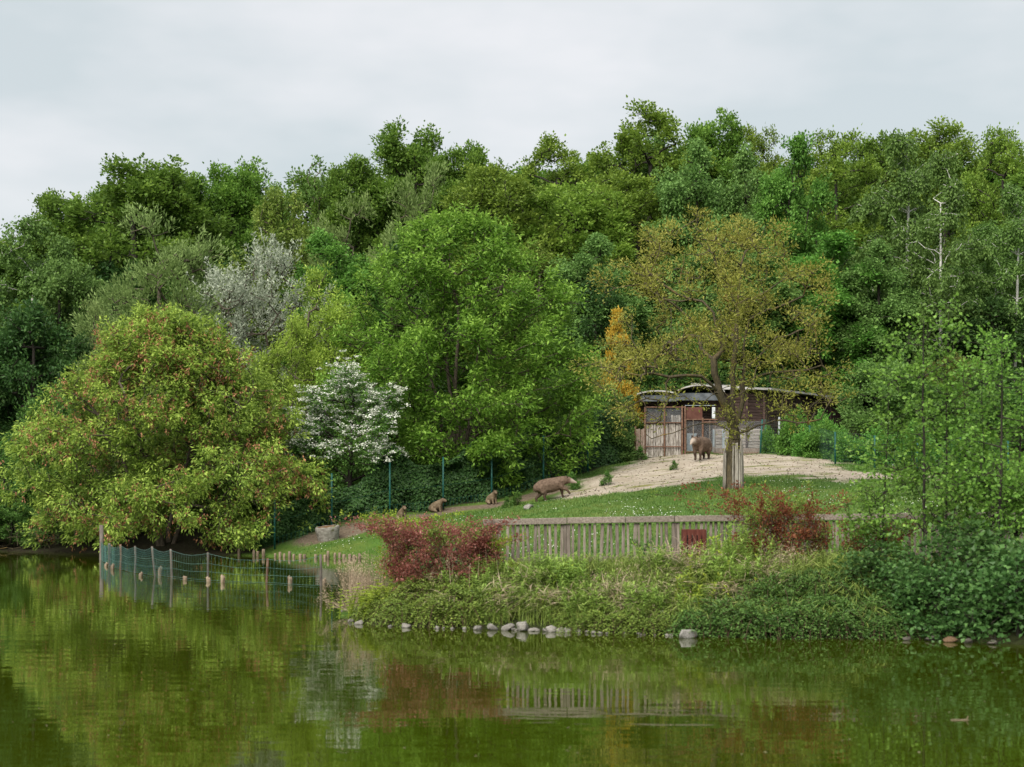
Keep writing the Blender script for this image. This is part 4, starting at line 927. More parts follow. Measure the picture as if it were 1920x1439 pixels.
def yard_posts():
    e = empty('paddock_fence', (0, 0, 0)); tag(e, 'green post and wire fence running right from the shed past the bushes', 'fence')
    P = []
    for px, py, Y, h, lean in ((1425, 851, 91.5, 1.75, .12), (1518, 852, 88.5, 1.5, 0), (1566, 870, 83, 1.5, 0), (1640, 880, 81, 1.5, 0), (1720, 884, 80.5, 1.5, 0), (1800, 886, 80.5, 1.5, 0), (1890, 888, 80.5, 1.5, 0)):
        b = gpoint(px, Y); p1 = b + np.array([lean, 0, h]); P.append((b, p1))
        link('post', polyline_tube('post', [b - [0, 0, .2], (b + p1) / 2, p1], .045, M['green'], 8), e)
    S = []
    for (a, a1), (b, b1) in zip(P[:-1], P[1:]): S += lattice(a + [0, 0, .08], b + [0, 0, .08], b1, a1, max(8, int(np.linalg.norm(b - a) / .12)), 8)
    wires('wire_net', S, .0022, M['wire'], e)
    b = gpoint(1436, 92.6)
    tag(link('teal_post', polyline_tube('teal_post', [b - [0, 0, .2], b + [0, 0, .9], b + [0, 0, 1.75]], [.06, .06, .055], M['teal'], 8)), 'teal painted post beside the leaning green post at the shed', 'post')
    b = gpoint(1461, 91.8)
    tag(link('steel_post', polyline_tube('steel_post', [b - [0, 0, .2], b + [0, 0, .9], b + [0, 0, 1.85]], [.055, .055, .05], M['steel'], 8)), 'bare grey steel post in front of the shed wing', 'post')
    r = empty('feeding_rack', tuple(gpoint(1452, 92.2))); tag(r, 'small dark metal rack standing in the grass by the shed', 'rack')
    for x in (-.2, -.07, .07, .2): bar('bar', (x, 0, 0), (x, 0, .62), .03, .03, M['black'], r)
    for z in (.15, .42, .6): bar('crossbar', (-.23, .022, z), (.23, .022, z), .03, .02, M['black'], r)
    b = gpoint(1677, 76); bo = empty('marker_post', tuple(b)); tag(bo, 'short post with a pale cap beside the far end of the sand', 'post')
    link('shaft', polyline_tube('shaft', [(0, 0, -.2), (0, 0, .25), (0, 0, .42)], .045, M['wooddark'], 8), bo); link('cap', box_mesh('cap', .16, .16, .06, M['steel'], .01), bo, (0, 0, .42))
yard_posts()

# ------------------------------------------------------------------ wooden railing on the near bank
def railing():
    rng = np.random.default_rng(62); Y = 36.6
    e = empty('timber_railing', (0, 0, 0)); tag(e, 'weathered grey timber railing with upright slats on the near bank', 'fence')
    def top(px): return CAMZ - (np.interp(px, [900, 930, 1400, 1920, 2100], [973.5, 972, 964.5, 960, 958]) - HZ) * Y / F
    def X(px): return (px - 960) / F * Y
    joints = [905, 1063, 1172, 1264, 1376, 1520, 1665, 1812, 1960]
    for a, b in zip(joints[:-1], joints[1:]):
        za, zb = top(a) - .07, top(b) - .07
        bar('top_rail', (X(a) + .006, Y - .03, za + rng.normal() * .004), (X(b) - .006, Y - .03, zb + rng.normal() * .004), .16, .125, M['woodrail'], e, .008, math.pi / 2)
        bar('bottom_rail', (X(a) + .006, Y + .03, za - .80), (X(b) - .006, Y + .03, zb - .80), .05, .09, M['woodrail'], e, .006, math.pi / 2)
    posts = [935, 1060, 1066.5, 1264, 1376, 1384, 1520, 1665, 1812]
    for p in posts:
        x = X(p); gz_ = g1(x, Y)
        bar('post', (x, Y, gz_ - .3), (x, Y, top(p) - .145), .10 if p not in (1060, 1066.5, 1376, 1384) else .07, .10, M['woodgrey'], e, .008)
    p = 941.0; i = 0
    meshes = [box_mesh('slat', .056, .03, 1.0, M['woodgrey'], .005) for _ in range(5)]
    while p < 1935:
        p += 10.4 + rng.normal() * .35
        if min(abs(p - q) for q in posts) < 6: continue
        x = X(p); zt = top(p) - .145; zb = zt - .80 - rng.random() * .05
        link('slat', meshes[rng.integers(5)], e, (x, Y - .022 + rng.normal() * .003, zb), (rng.normal() * .014, rng.normal() * .024, rng.normal() * .2), (rng.uniform(.75, 1.25), 1, zt - zb))
    # the fine mesh that carries on to the left of the railing
    f = empty('mesh_fence', (0, 0, 0)); tag(f, 'low fine wire mesh fence between the red shrub and the railing', 'fence')
    a = np.array([X(780), 37.2, g1(X(780), 37.2)]); b = np.array([X(930), 36.9, g1(X(930), 36.9)])
    for q in (a, (a + b) / 2): link('post', polyline_tube('post', [q - [0, 0, .2], q + [0, 0, .4], q + [0, 0, .75]], .02, M['green'], 6), f)
    wires('wire_net', lattice(a, b, b + [0, 0, .75], a + [0, 0, .75], 46, 16, True), .0022, M['wire'], f)
    # litter bin
    bx = X(1297); zb = top(1297); bi = empty('litter_bin', (bx, 36.2, g1(bx, 36.2))); tag(bi, 'red-brown slatted wooden litter bin in front of the railing', 'bin')
    zt = CAMZ - (993 - HZ) * 36.2 / F - bi.location.z
    for x in (-.195, -.098, 0, .098, .195): link('slat', box_mesh('slat', .072 + rng.normal() * .004, .022, zt - .06, M['bin'], .004), bi, (x, -.2, .06), (0, 0, 0))
    for s in (-1, 1):
        for y in (-.13, -.03, .07, .16): link('slat', box_mesh('slat', .022, .075, zt - .06, M['bin'], .004), bi, (s * .225, y, .06))
    for x in (-.195, -.098, 0, .098, .195): link('slat', box_mesh('slat', .075, .022, zt - .06, M['bin'], .004), bi, (x, .2, .06))
    link('liner', polyline_tube('liner', [(0, 0, .05), (0, 0, zt * .5), (0, 0, zt - .12)], .17, M['black'], 14), bi)
railing()

# ------------------------------------------------------------------ fence standing in the pond
M['postdark'] = grain_mat('wood_post_dark', [(.06, .05, .042), (.11, .095, .08), (.16, .14, .12)], (9, 9, 1.5), 2.4, vary=.3, bump=.3)
def pond_fence():
    rng = np.random.default_rng(63)
    e = empty('pond_fence', (0, 0, 0)); tag(e, 'sagging wire fence on thin posts standing in the pond', 'fence')
    PF = [(190, 985, 1051, 190), (205, 1019, 1062, 206), (226, 1021, 1069, 226), (253, 1024, 1075, 253), (285, 1025, 1080, 291), (320, 1030, 1083, 322), (390, 1036, 1090, 390), (502, 1047, 1094, 500), (601, 1040, 1100, 602)]
    B = []; T_ = []
    for i, (px, yt, yb, pxb) in enumerate(PF):
        Y = YW(yb); b = W(pxb, yb, Y); t = W(px, yt, Y)
        m_ = M['postdark'] if i not in (2, 7) else M['rust']
        r_ = .085 if i == 0 else (.055 if i == 1 else .038)
        link('post', polyline_tube('post', [b - [0, 0, .6], b, (b + t) / 2 + rng.normal(size=3) * .01, t], [r_, r_, r_ * .95, r_ * .9], m_, 7), e); B.append(b); T_.append(t)
    T_[0] = B[0] + np.array([0, 0, .72])
    S = []; N = []; Bk = []
    for i in range(len(B) - 1):
        nseg = max(3, int(np.linalg.norm(B[i + 1] - B[i]) / .55)); prev = None
        for j in range(nseg + 1):
            u = j / nseg; b = B[i] + (B[i + 1] - B[i]) * u; t = T_[i] + (T_[i + 1] - T_[i]) * u
            sag = -.10 * math.sin(math.pi * u); off = np.array([0, -.06, 0])
            row = [b * (1 - q) + t * q + off + np.array([0, 0, sag * q + (.03 if q == 0 else 0)]) for q in (0.03, .33, .62, .96)]
            row2 = [r + np.array([0, .10 * math.sin(j * 1.7), 0]) for r in row]
            if prev is not None:
                for a_, b_ in zip(prev, row2): S.append((a_, b_))
            if prev is not None and i >= 5:
                for q in range(3):
                    for w in range(4):
                        v = w / 4; N.append((prev[0] * (1 - v) + row2[0] * v, prev[3] * (1 - v) + row2[3] * v))
                    break
            if prev is not None and i < 5:
                for w in range(7):
                    v = w / 7; N.append((prev[0] * (1 - v) + row2[0] * v, prev[3] * (1 - v) + row2[3] * v))
                for w in range(11):
                    v = w / 11; Bk.append((prev[0] * (1 - v) + prev[3] * v, row2[0] * (1 - v) + row2[3] * v))
            prev = row2
    wires('wire', S, .0055, M['wire'], e, 4, False)
    wires('wire_net', N, .003, M['wire'], e)
    wires('fine_net', Bk, .0038, M['teal'], e)
    for k, (px, yt, yb) in enumerate(sorted([(199, 1056, 1062), (211, 1058, 1068), (264, 1074, 1081), (300, 1062, 1080), (347, 1080, 1088), (418, 1078, 1092), (544, 1080, 1095), (607, 1085, 1097), (391, 1082, 1091)])):
        Y = YW(yb); b = W(px, yb, Y); h = (yb - yt) * Y / F * .9; r_ = .068
        me_ = polyline_tube('stub_post', [(0, 0, -.5), (0, 0, h * .6), (rng.normal() * .02, 0, h * .97), (0, 0, h)], [r_, r_ * .97, r_ * .92, r_ * .75], M['stake'], 9)
        tag(link('stub_post', me_, None, tuple(b)), nth(k) + ' from the left of the short sawn-off posts in the pond', 'post', 'sawn-off posts in the pond')
    pts = [(448, 1046), (476, 1047), (483, 1047), (494, 1047), (516, 1048), (525, 1048), (533, 1049), (543, 1049), (551, 1049), (563, 1049), (571, 1049.5), (592, 1050), (609, 1051), (615, 1051), (628, 1051.5), (637, 1052), (645, 1052), (656, 1053), (664, 1053), (674, 1053)]
    for k, (px, yb) in enumerate(pts):
        x = (px - 960) / F * 70; Ys = np.arange(66, 76, .05); s = poly_sd(np.stack([(px - 960) / F * Ys, Ys], 1), POND); Y = Ys[np.argmin(np.abs(s - .12))]
        h = rng.uniform(.14, .30); r_ = rng.uniform(.05, .075)
        me_ = polyline_tube('edging_stake', [(0, 0, -.5), (0, 0, h * .6), (0, 0, h)], [r_, r_, r_ * .8], M['stake'], 7)
        tag(link('edging_stake', me_, None, ((px - 960) / F * Y, Y, 0)), nth(k) + ' stake from the left in the row edging the far lawn', 'stake', 'stakes edging the lawn')
    # driftwood and floating stick
    d = empty('floating_stick', tuple(W(1801, 1351, YW(1351)))); tag(d, 'small pale stick floating on the open water at lower right', 'stick')
    link('shaft', polyline_tube('shaft', [(-.11, 0, .002), (-.05, 0, .006), (.0, .01, .0), (.06, 0, .004), (.1, 0, .002)], [.006, .009, .009, .009, .004], M['stake'], 6), d)
    link('snag', polyline_tube('snag', [(.065, 0, 0), (.075, 0, .025), (.088, 0, .05)], [.008, .007, .003], M['straw'], 6), d)
pond_fence()

# ------------------------------------------------------------------ trough, boulders, shore stones
def stone_mesh(seed, mat, flat=.7, sub=3):
    rng = np.random.default_rng(seed); bm = bmesh.new(); bmesh.ops.create_icosphere(bm, subdivisions=sub, radius=1)
    pl = [(nrmz(rng.normal(size=3)), rng.uniform(.45, .8)) for _ in range(11)]
    for v in bm.verts:
        c = np.array(v.co)
        for n_, d in pl:
            q = c @ n_
            if q > d: c = c - n_ * (q - d) * .85
        c = c * (1 + .05 * math.sin(c[0] * 5 + seed) * math.cos(c[1] * 4 + c[2] * 3)); c[2] *= flat; v.co = c
    me_ = bpy.data.meshes.new('stone'); bm.to_mesh(me_); bm.free(); me_.materials.append(mat)
    me_.polygons.foreach_set('use_smooth', [True] * len(me_.polygons)); return me_
SM = [stone_mesh(s, M['stone'], f) for s, f in ((1, .7), (2, .62), (3, .8), (4, .66), (5, .75))]
M['stonedark'] = grain_mat('stone_dark', [(.05, .045, .035), (.09, .08, .065), (.14, .125, .105)], (3, 3, 3), 2.2, vary=.22, bump=.5)
SD = [stone_mesh(s, M['stonedark'], .65) for s in (11, 12, 13)]
SW = stone_mesh(6, M['stonewarm'], .65)
def stones():
    rng = np.random.default_rng(64)
    L_ = [(700, 1172, 30, 12), (762, 1173, 26, 13), (819, 1180, 12, 10), (897, 1177, 22, 13), (922, 1177, 24, 16), (952, 1178, 28, 16), (980, 1174, 30, 26), (1000, 1182, 20, 9), (1022, 1183, 18, 9),
          (1035, 1177, 26, 18), (1049, 1180, 18, 13), (1063, 1180, 20, 15), (1085, 1184, 18, 10), (648, 1153, 14, 8), (658, 1160, 14, 8), (673, 1164, 18, 11), (640, 1148, 12, 6), (1100, 1186, 14, 7), (1200, 1190, 16, 9), (1500, 1196, 22, 10), (1745, 1196, 30, 14), (1815, 1196, 30, 16), (1700, 1196, 22, 9), (1860, 1202, 26, 11)]
    for q in range(26):
        px_ = rng.uniform(690, 1260); w_ = rng.uniform(6, 13); L_.append((px_, np.interp(px_, [690, 1000, 1260], [1172, 1183, 1191]), w_, w_ * rng.uniform(.5, .8)))
    L_.sort()
    for i, (px, yb, w, h) in enumerate(L_):
        Y0 = 29 if px > 660 else 34
        Ys = np.arange(Y0, 42, .02); s = poly_sd(np.stack([(px - 960) / F * Ys, Ys], 1), POND); Y = Ys[np.argmin(np.abs(s - (.16 if px < 1110 else .3)))] if px > 655 else YW(yb)
        sx = w * Y / F / 2 * 1.1; sz = h * Y / F * .8; x = (px - 960) / F * Y
        tag(link('shore_stone', (SM if px < 1400 else SD)[i % 3], None, (x, Y, sz * rng.uniform(.1, .4)), (rng.normal() * .25, rng.normal() * .25, rng.random() * 6), (sx, sx * rng.uniform(.6, 1), sz)), nth(i) + ' stone from the left in the row along the near waterline', 'stone', 'stones along the near waterline')
    def one(px, yb, w, h, mesh, label, Y=None):
        Ys = np.arange(29, 36, .02); s = poly_sd(np.stack([(px - 960) / F * Ys, Ys], 1), POND); Y = Y or Ys[np.argmin(np.abs(s - (.62 if px < 1400 else .3)))]
        sx = w * Y / F / 2; sz = h * Y / F * .75; p = ((px - 960) / F * Y, Y, sz * .3)
        tag(link('shore_stone', mesh, None, p, (0, 0, 1.0), (sx, sx * .8, sz)), label, 'stone')
    one(1288, 1195, 46, 24, stone_mesh(1, grain_mat('stone_white', [(.13, .122, .11), (.23, .22, .2), (.33, .32, .3)], (3, 3, 3), 2.2, bump=.5), .8), 'largest white boulder at the waterline, below the litter bin')
    one(1782, 1198, 40, 18, SW, 'flat orange-brown stone at the water under the alders')
    for px, py, w, h, lab in ((966, 1138, 30, 18, 'pale stone half hidden in plants above the row of shore stones'), (1242, 1166, 22, 24, 'grey stone showing through dry grass left of the largest boulder')):
        p = hit(px, py, 31); sx = w * p[1] / F / 2
        tag(link('bank_stone', SM[2], None, (p[0], p[1] - .25, p[2] + .12), (0.2, 0, .5), (sx, sx * .8, h * p[1] / F * .6)), lab, 'stone')
    p = hit(990, 955, 50); sx = 26 * p[1] / F / 2
    tag(link('lawn_boulder', SM[3], None, (p[0], p[1], p[2] + .08), (0, -.3, .4), (sx * 1.05, sx * .8, .24)), 'lone grey boulder lying on the lawn below the walking tapir', 'boulder')
    # the old concrete ring
    p = hit(616, 1013, 66); R_ = 23 * p[1] / F
    t = empty('concrete_ring', (p[0], p[1], p[2])); tag(t, 'old tilted concrete ring with a mossy top on the path', 'planter'); t.rotation_euler = (.10, -.10, 0)
    ring = [(R_ * .80, -.15), (R_ * .88, .1), (R_ * .98, .38), (R_, .52), (R_ * .96, .56), (R_ * .86, .56), (R_ * .84, .48)]
    V = []; Fc = []; k = 28
    for r_, z in ring:
        for a in range(k): V.append((r_ * math.cos(6.2832 * a / k) * (1 + .012 * math.sin(a * 2.3)), r_ * .9 * math.sin(6.2832 * a / k), z + .012 * math.sin(a * 1.7)))
    for i in range(len(ring) - 1):
        for a in range(k): Fc.append([i * k + a, i * k + (a + 1) % k, (i + 1) * k + (a + 1) % k, (i + 1) * k + a])
    me_ = bpy.data.meshes.new('wall'); me_.from_pydata(V, [], Fc); me_.update(); me_.materials.append(M['concrete']); me_.polygons.foreach_set('use_smooth', [True] * len(me_.polygons)); link('wall', me_, t)
    mo = stone_mesh(9, M['rustmoss'], .7); link('moss_top', mo, t, (0, 0, .52), None, (R_ * .9, R_ * .8, .09))
stones()

# ------------------------------------------------------------------ plants of the near bank
def island_land(n, rng, px0, px1, y0=30.5, y1=36.4, smin=.15):
    """random points on the near bank"""
    out_ = []
    while len(out_) < n:
        px = rng.uniform(px0, px1, 400); Y = rng.uniform(y0, y1, 400); x = (px - 960) / F * Y
        s = -poly_sd(np.stack([x, Y], 1), POND); ok = s > smin
        out_ += list(np.stack([x[ok], Y[ok], s[ok]], 1))
    return np.array(out_[:n])
def cotoneaster(seed, mat, R=.95, h=.42, ns=90):
    rng = np.random.default_rng(seed); Ps = []; As = []; Ns = []; Ts = []; S0 = []; S1 = []
    for i in range(ns):
        a = rng.random() * 6.283; r0 = rng.random() * .35; RR = R * rng.uniform(.45, 1.1); hh = h * rng.uniform(.5, 1.15)
        u = np.linspace(0, 1, 9); d = np.array([math.cos(a), math.sin(a), 0]); lat = np.array([-d[1], d[0], 0])
        c = d * (r0 + RR * u)[:, None] + lat * (np.sin(u * 2.4 + rng.random() * 6) * .10)[:, None]
        c[:, 2] = hh * np.sin(np.clip(u * 1.15 + .12, 0, 1) * math.pi * .95) - .28 * u ** 2 * rng.uniform(.3, 1)
        S0 += list(c[:-1]); S1 += list(c[1:]); tb = rng.random()
        for j in range(1, 9):
            t = nrmz(c[j] - c[j - 1]); side = nrmz(np.cross(t, [0, 0, 1.]))
            for sg in (-1, 1):
                m = 7; L_ = rng.uniform(.10, .22); v = np.linspace(.1, 1, m)
                dirn = nrmz(t * .8 + sg * side * .75 + np.array([0, 0, .15]) + rng.normal(size=3) * .15)
                q = c[j] + dirn * (v * L_)[:, None] + np.array([0, 0, -.05]) * (v ** 2)[:, None] + rng.normal(size=(m, 3)) * .012
                Ps.append(q); alt = np.where(np.arange(m) % 2, 1, -1)[:, None]
                As.append(dirn * .6 + np.cross(dirn, [0, 0, 1.]) * alt * .8 + rng.normal(size=(m, 3)) * .25); Ns.append(np.array([0, 0, 1.]) + rng.normal(size=(m, 3)) * .4)
                Ts.append(.4 + (tb - .5) * .4 + .25 * v + rng.normal(size=m) * .12)
    P = np.concatenate(Ps); m = len(P)
    lf = leaf_mesh('cotoneaster_crown', P, np.concatenate(As), np.concatenate(Ns), .058, .030, np.concatenate(Ts), mat)
    V, f = tubes(np.array(S0), np.array(S1), np.full(len(S0), .006), np.full(len(S0), .005), 3)
    return lf, mesh_np('cotoneaster_stems', V, f, M['barkred'], True)
def put(name, label, cat, meshes, loc, rz=0, rx=0.0, scl=(1, 1, 1), group=None):
    e = empty(name, loc); e.rotation_euler = Euler((rx, 0, 0)).to_matrix().to_4x4().to_euler(); e.rotation_euler = (Matrix.Rotation(rx, 4, 'X') @ Matrix.Rotation(rz, 4, 'Z')).to_euler(); e.scale = scl
    tag(e, label, cat, group)
    for nm, me_ in meshes:
        c = link(nm, me_, e)
        if nm == 'stems': c['kind'] = 'stuff'
    return e
CB = [cotoneaster(71 + i, M['coton']) for i in range(2)] + [cotoneaster(75 + i, M['cotong']) for i in range(2)]
rngI = np.random.default_rng(80)
def coton_at(px, Y, k, s=1.0, sz=1.0, o_='first'):
    Y = Y - (.42 if Y < 33.5 else .3) + (.4 if px < 960 else 0); x = (px - 960) / F * Y; z = g1(x, Y); lf, stm = CB[k]
    green = k >= 2
    put('creeping_shrub', o_ + ' from the left of the dark green creeping shrubs trailing to the water' if green else o_ + ' from the left of the olive creeping shrubs on the near bank', 'shrub', [('foliage', lf), ('stems', stm)], (x, Y, z - .05), rngI.random() * 6.28, .22, (s, s, s * sz), 'dark creeping shrubs on the bank' if green else 'olive creeping shrubs on the bank')
CN = [0, 0]
for px, Y, k, s, z_ in sorted([(735, 35.0, 0, .8, 1.0), (775, 34.3, 1, .9, 1), (815, 34.8, 0, .9, 1.1), (850, 33.9, 1, 1.0, 1), (895, 34.2, 0, .95, 1.2), (790, 35.2, 1, .8, 1.2), (870, 35.0, 0, .8, 1.2), (1150, 33.2, 0, .8, .9), (1215, 32.7, 1, .85, .9), (1080, 33.2, 1, .6, .9),
                      (930, 33.7, 1, .6, .9), (1120, 32.5, 1, .6, .8), (1185, 32.3, 0, .6, .8), (1240, 33.4, 0, .8, 1.1), (1010, 34.2, 1, .6, 1.2),
                      (1330, 32.2, 2, .85, 1), (1385, 32.4, 3, 1.0, 1.1), (1440, 32.0, 2, 1.0, 1.1), (1495, 32.3, 3, 1.0, 1.2), (1550, 31.9, 2, 1.0, 1.1), (1605, 32.2, 3, 1.0, 1.1), (1655, 31.8, 2, .9, 1), (1460, 33.0, 3, 1.0, 1.3), (1540, 33.0, 2, .9, 1.3), (1380, 33.2, 2, .8, 1.1), (1700, 32.0, 3, .8, 1.0)]):
    coton_at(px, Y, k, s, z_, nth(CN[k // 2])); CN[k // 2] += 1
def herb(seed, mat, n=12, h=.5, R=.2, L=.10, Wd=.028, whorl=4, lean=.25):
    rng = np.random.default_rng(seed); P = []; A = []; N = []; T = []; S0 = []; S1 = []
    for i in range(n):
        b = np.array([rng.normal() * R, rng.normal() * R, 0]); hh = h * rng.uniform(.6, 1.15); tip = b + np.array([rng.normal() * lean * hh, rng.normal() * lean * hh, hh]); m = int(hh / .035)
        c = b + (tip - b) * np.linspace(0, 1, m)[:, None]; S0.append(b); S1.append(tip)
        for j in range(m // 4, m):
            for k in range(whorl):
                a = j * 2.4 + k * 6.283 / whorl + rng.normal() * .2; u = j / m; dirn = np.array([math.cos(a), math.sin(a), .35 + .9 * (u > .9) + rng.normal() * .2])
                P.append(c[j]); A.append(dirn); N.append(np.array([-math.cos(a) * .5, -math.sin(a) * .5, 1]) + rng.normal(size=3) * .2); T.append(.30 + .5 * u + rng.normal() * .12)
    P = np.array(P); m = len(P); s = rng.uniform(.7, 1.2, m)
    lf = leaf_mesh('herb_leaves', P, np.array(A), np.array(N), L * s, Wd * s, np.array(T), mat, droop=.15)
    V, f = tubes(np.array(S0), np.array(S1), np.full(n, .006), np.full(n, .003), 4)
    return [('leaves', lf), ('stems', mesh_np('herb_stems', V, f, mat, True, face_attr={'tint': np.full(len(f), .4)}))]
HB = [herb(91, M['herb'], 12, .52), herb(92, M['herb'], 14, .45, .24), herb(93, M['lime'], 16, .38, .2, .07, .03, 3), herb(94, M['herb'], 10, .62, .18), herb(95, M['lime'], 18, .34, .26, .055, .026, 4)]
def herb_at(px, Y, k, s, label, group):
    x = (px - 960) / F * Y; put('leafy_herb', label, 'herb', HB[k], (x, Y, g1(x, Y) - .03), rngI.random() * 6.28, .05, (s, s, s * rngI.uniform(.85, 1.15)), group)
for i in range(125):
    px = rngI.uniform(730, 1420); Y = rngI.uniform(32.6, 35.5)
    if -poly_sd(np.array([[(px - 960) / F * Y, Y]]), POND)[0] < .5 or (px < 900 and Y < 34.8) or (1250 < px < 1345 and Y > 33.6): continue
    herb_at(px, Y, [0, 1, 3, 4, 0, 1][i % 6], rngI.uniform(.75, 1.1) * (1.15 if Y < 34.5 else .72), 'bright green upright leafy herb growing on the near bank before the railing', 'leafy herbs on the near bank')
for LI, (px, Y, s) in enumerate(((686, 35.4, 1.0), (690, 36.2, 1.15), (705, 35.6, 1.25), (712, 35.9, 1.2), (722, 35.2, 1.2), (738, 35.6, 1.1))):
    herb_at(px, Y, 4, s * 1.3, 'lime green bushy plant on the left tip of the near bank, ' + nth(LI) + ' from the left', 'lime green plants on the tip')
for LI, (px, Y, s) in enumerate(((1312, 33.1, 1.2), (1322, 32.6, 1.3), (1335, 32.9, 1.4), (1340, 33.6, 1.3), (1346, 35.8, 1.2), (1360, 35.6, 1.3))):
    herb_at(px, Y, 2, s, 'fresh lime green plant by the white boulder and barberry, ' + nth(LI) + ' from the left', 'lime green plants by the white boulder')
def blades(name, label, cat, n, px0, px1, y0, y1, h0, h1, mat, rng, wid=.010, lean=.45, kind='stuff', smin=.1, clump=None):
    if clump is None: q = island_land(n, rng, px0, px1, y0, y1, smin); x = q[:, 0]; y = q[:, 1]
    else:
        c = island_land(clump, rng, px0, px1, y0, y1, smin); i = rng.integers(clump, size=n); x = c[i, 0] + rng.normal(size=n) * .09; y = c[i, 1] + rng.normal(size=n) * .09
    z = gz(x, y); pos = np.stack([x, y, z - .03], 1)
    a = rng.random(n) * 6.283; l = rng.random(n) * lean
    ax = np.stack([np.cos(a) * l, np.sin(a) * l - .1, np.ones(n)], 1); nm = np.stack([np.cos(a), np.sin(a), .4 * np.ones(n)], 1)
    me_ = leaf_mesh(name, pos, ax, nm, rng.uniform(h0, h1, n), wid, .5 + rng.normal(size=n) * .22, mat, droop=.18)
    return tag(link(name, me_), label, cat, None, kind)
rB = np.random.default_rng(101)
blades('long_grass', 'long green grass growing among the plants of the near bank', 'grass', 8000, 700, 1700, 32.5, 35.4, .18, .42, M['grasslong'], rB, .016, .9, clump=420)
blades('bank_grass', 'short grass in the verge in front of the timber railing', 'grass', 9000, 800, 2000, 35.0, 38.5, .06, .20, M['grasslong'], rB, .016, .8)
def sedge():
    rng = np.random.default_rng(181); c = island_land(150, rng, 1150, 1660, 31.3, 34.2, .12); c2 = island_land(60, rng, 900, 1250, 33.0, 35.0, .3); c = np.concatenate([c, c2]); n = 5200; i = rng.integers(len(c), size=n)
    x = c[i, 0] + rng.normal(size=n) * .07; y = c[i, 1] + rng.normal(size=n) * .07; pos = np.stack([x, y, gz(x, y) + rng.uniform(.05, .35, n)], 1); a = rng.random(n) * 6.283
    ax = np.stack([np.cos(a), np.sin(a) * .8 - .5, .55 + .5 * rng.random(n)], 1); L_ = rng.uniform(.3, .62, n); nm = np.array([0, 0, 1.]) + rng.normal(size=(n, 3)) * .3
    V1, f1, t1 = leaf_arrays(pos, ax, nm, L_ * .6, .014, np.clip(.45 + rng.normal(size=n) * .22, 0, 1)); tip = pos + nrmz(ax) * (L_ * .5)[:, None]
    ax2 = nrmz(ax) * .8 + np.array([0, -.1, -.75]); V2, f2, t2 = leaf_arrays(tip, ax2, nm, L_ * .6, .012, np.clip(.55 + rng.normal(size=n) * .22, 0, 1))
    tag(link('sedge', mesh_np('sedge', np.concatenate([V1, V2]), np.concatenate([f1, f2 + len(V1)]), M['grasslong'], False, face_attr={'tint': np.concatenate([t1, t2])})), 'long arching sedge leaves drooping over the near bank', 'sedge', None, 'stuff')
    n = 1900; c = np.concatenate([island_land(26, rng, 1090, 1480, 31.6, 34.6, .15), island_land(10, rng, 820, 1090, 33.2, 35.0, .3)]); i = rng.integers(len(c), size=n); x = c[i, 0] + rng.normal(size=n) * .13; y = c[i, 1] + rng.normal(size=n) * .10; a = rng.random(n) * 6.283
    ax = np.stack([np.cos(a), np.sin(a) * .8 - .6, .1 + .7 * rng.random(n)], 1)
    tag(link('dry_sedge', leaf_mesh('dry_sedge', np.stack([x, y, gz(x, y) + rng.uniform(.2, .5, n)], 1), ax, np.array([0, 0, 1.]) + rng.normal(size=(n, 3)) * .3, rng.uniform(.2, .5, n), .012, .45 + rng.normal(size=n) * .25, M['straw'], droop=.3)), 'withered brown sedge leaves lying among the bank plants', 'sedge', None, 'stuff')
sedge()
def straw_clump(px, py, n, h0, h1, lean, label, spread=.35, name='dry_grass_clump', dirx=0.0, Y=None):
    p = hit(px, py, 30.6) if Y is None else gpoint(px, Y); rng = np.random.default_rng(int(px * 7 + py)); x = p[0] + rng.normal(size=n) * spread; y = p[1] + rng.normal(size=n) * spread * .6
    s = -poly_sd(np.stack([x, y], 1), POND); ok = s > .02; x = x[ok]; y = y[ok]; n = len(x); z = gz(x, y)
    a = rng.random(n) * 6.283; l = rng.random(n) * lean; ax = np.stack([np.cos(a) * l + dirx, np.sin(a) * l - .15, np.ones(n) * (1 if lean < 1.2 else .45)], 1)
    L_ = rng.uniform(h0, h1, n); e = empty(name, tuple(p)); tag(e, label, 'dry grass')
    pos = np.stack([x, y, z], 1) - p
    me_ = leaf_mesh('stalks', pos, ax, rng.normal(size=(n, 3)), L_, .010, .5 + rng.normal(size=n) * .22, M['straw'], droop=.1); link('stalks', me_, e)['kind'] = 'stuff'
    k = rng.random(n) < .55; tipp = pos[k] + nrmz(ax[k]) * (L_[k] * .9)[:, None]; m = int(k.sum()) * 12; idx = np.repeat(np.arange(int(k.sum())), 12)
    if m: link('plumes', leaf_mesh('plumes', tipp[idx] + rng.normal(size=(m, 3)) * np.array([.025, .025, .07]), nrmz(ax[k])[idx] + rng.normal(size=(m, 3)) * .5, rng.normal(size=(m, 3)), .05, .012, .6 + rng.normal(size=m) * .2, M['straw']), e)['kind'] = 'stuff'
straw_clump(655, 1120, 330, .4, 1.15, .5, 'tall fluffy dry grass on the left tip of the near bank', .28, Y=38.3)
straw_clump(690, 1090, 160, .5, 1.25, .35, 'dry beige stalks standing just left of the red barberry', .3, Y=36.9)
straw_clump(655, 1121, 160, .3, .9, 1.5, 'tangle of bent dry stalks leaning over the water at the tip', .3, 'bent_dry_grass', -.35, Y=37.2)
straw_clump(1130, 1140, 150, .25, .5, 1.6, 'flattened pale straw patch on the middle of the bank', .2, 'flattened_straw')
straw_clump(1175, 1120, 260, .25, .55, 1.5, 'wider patch of dry grass on the bank left of the white boulder', .42, 'flattened_straw')
straw_clump(1390, 1125, 240, .3, .6, 1.6, 'slanting streak of pale straw below the right barberry', .24, 'flattened_straw', .5)
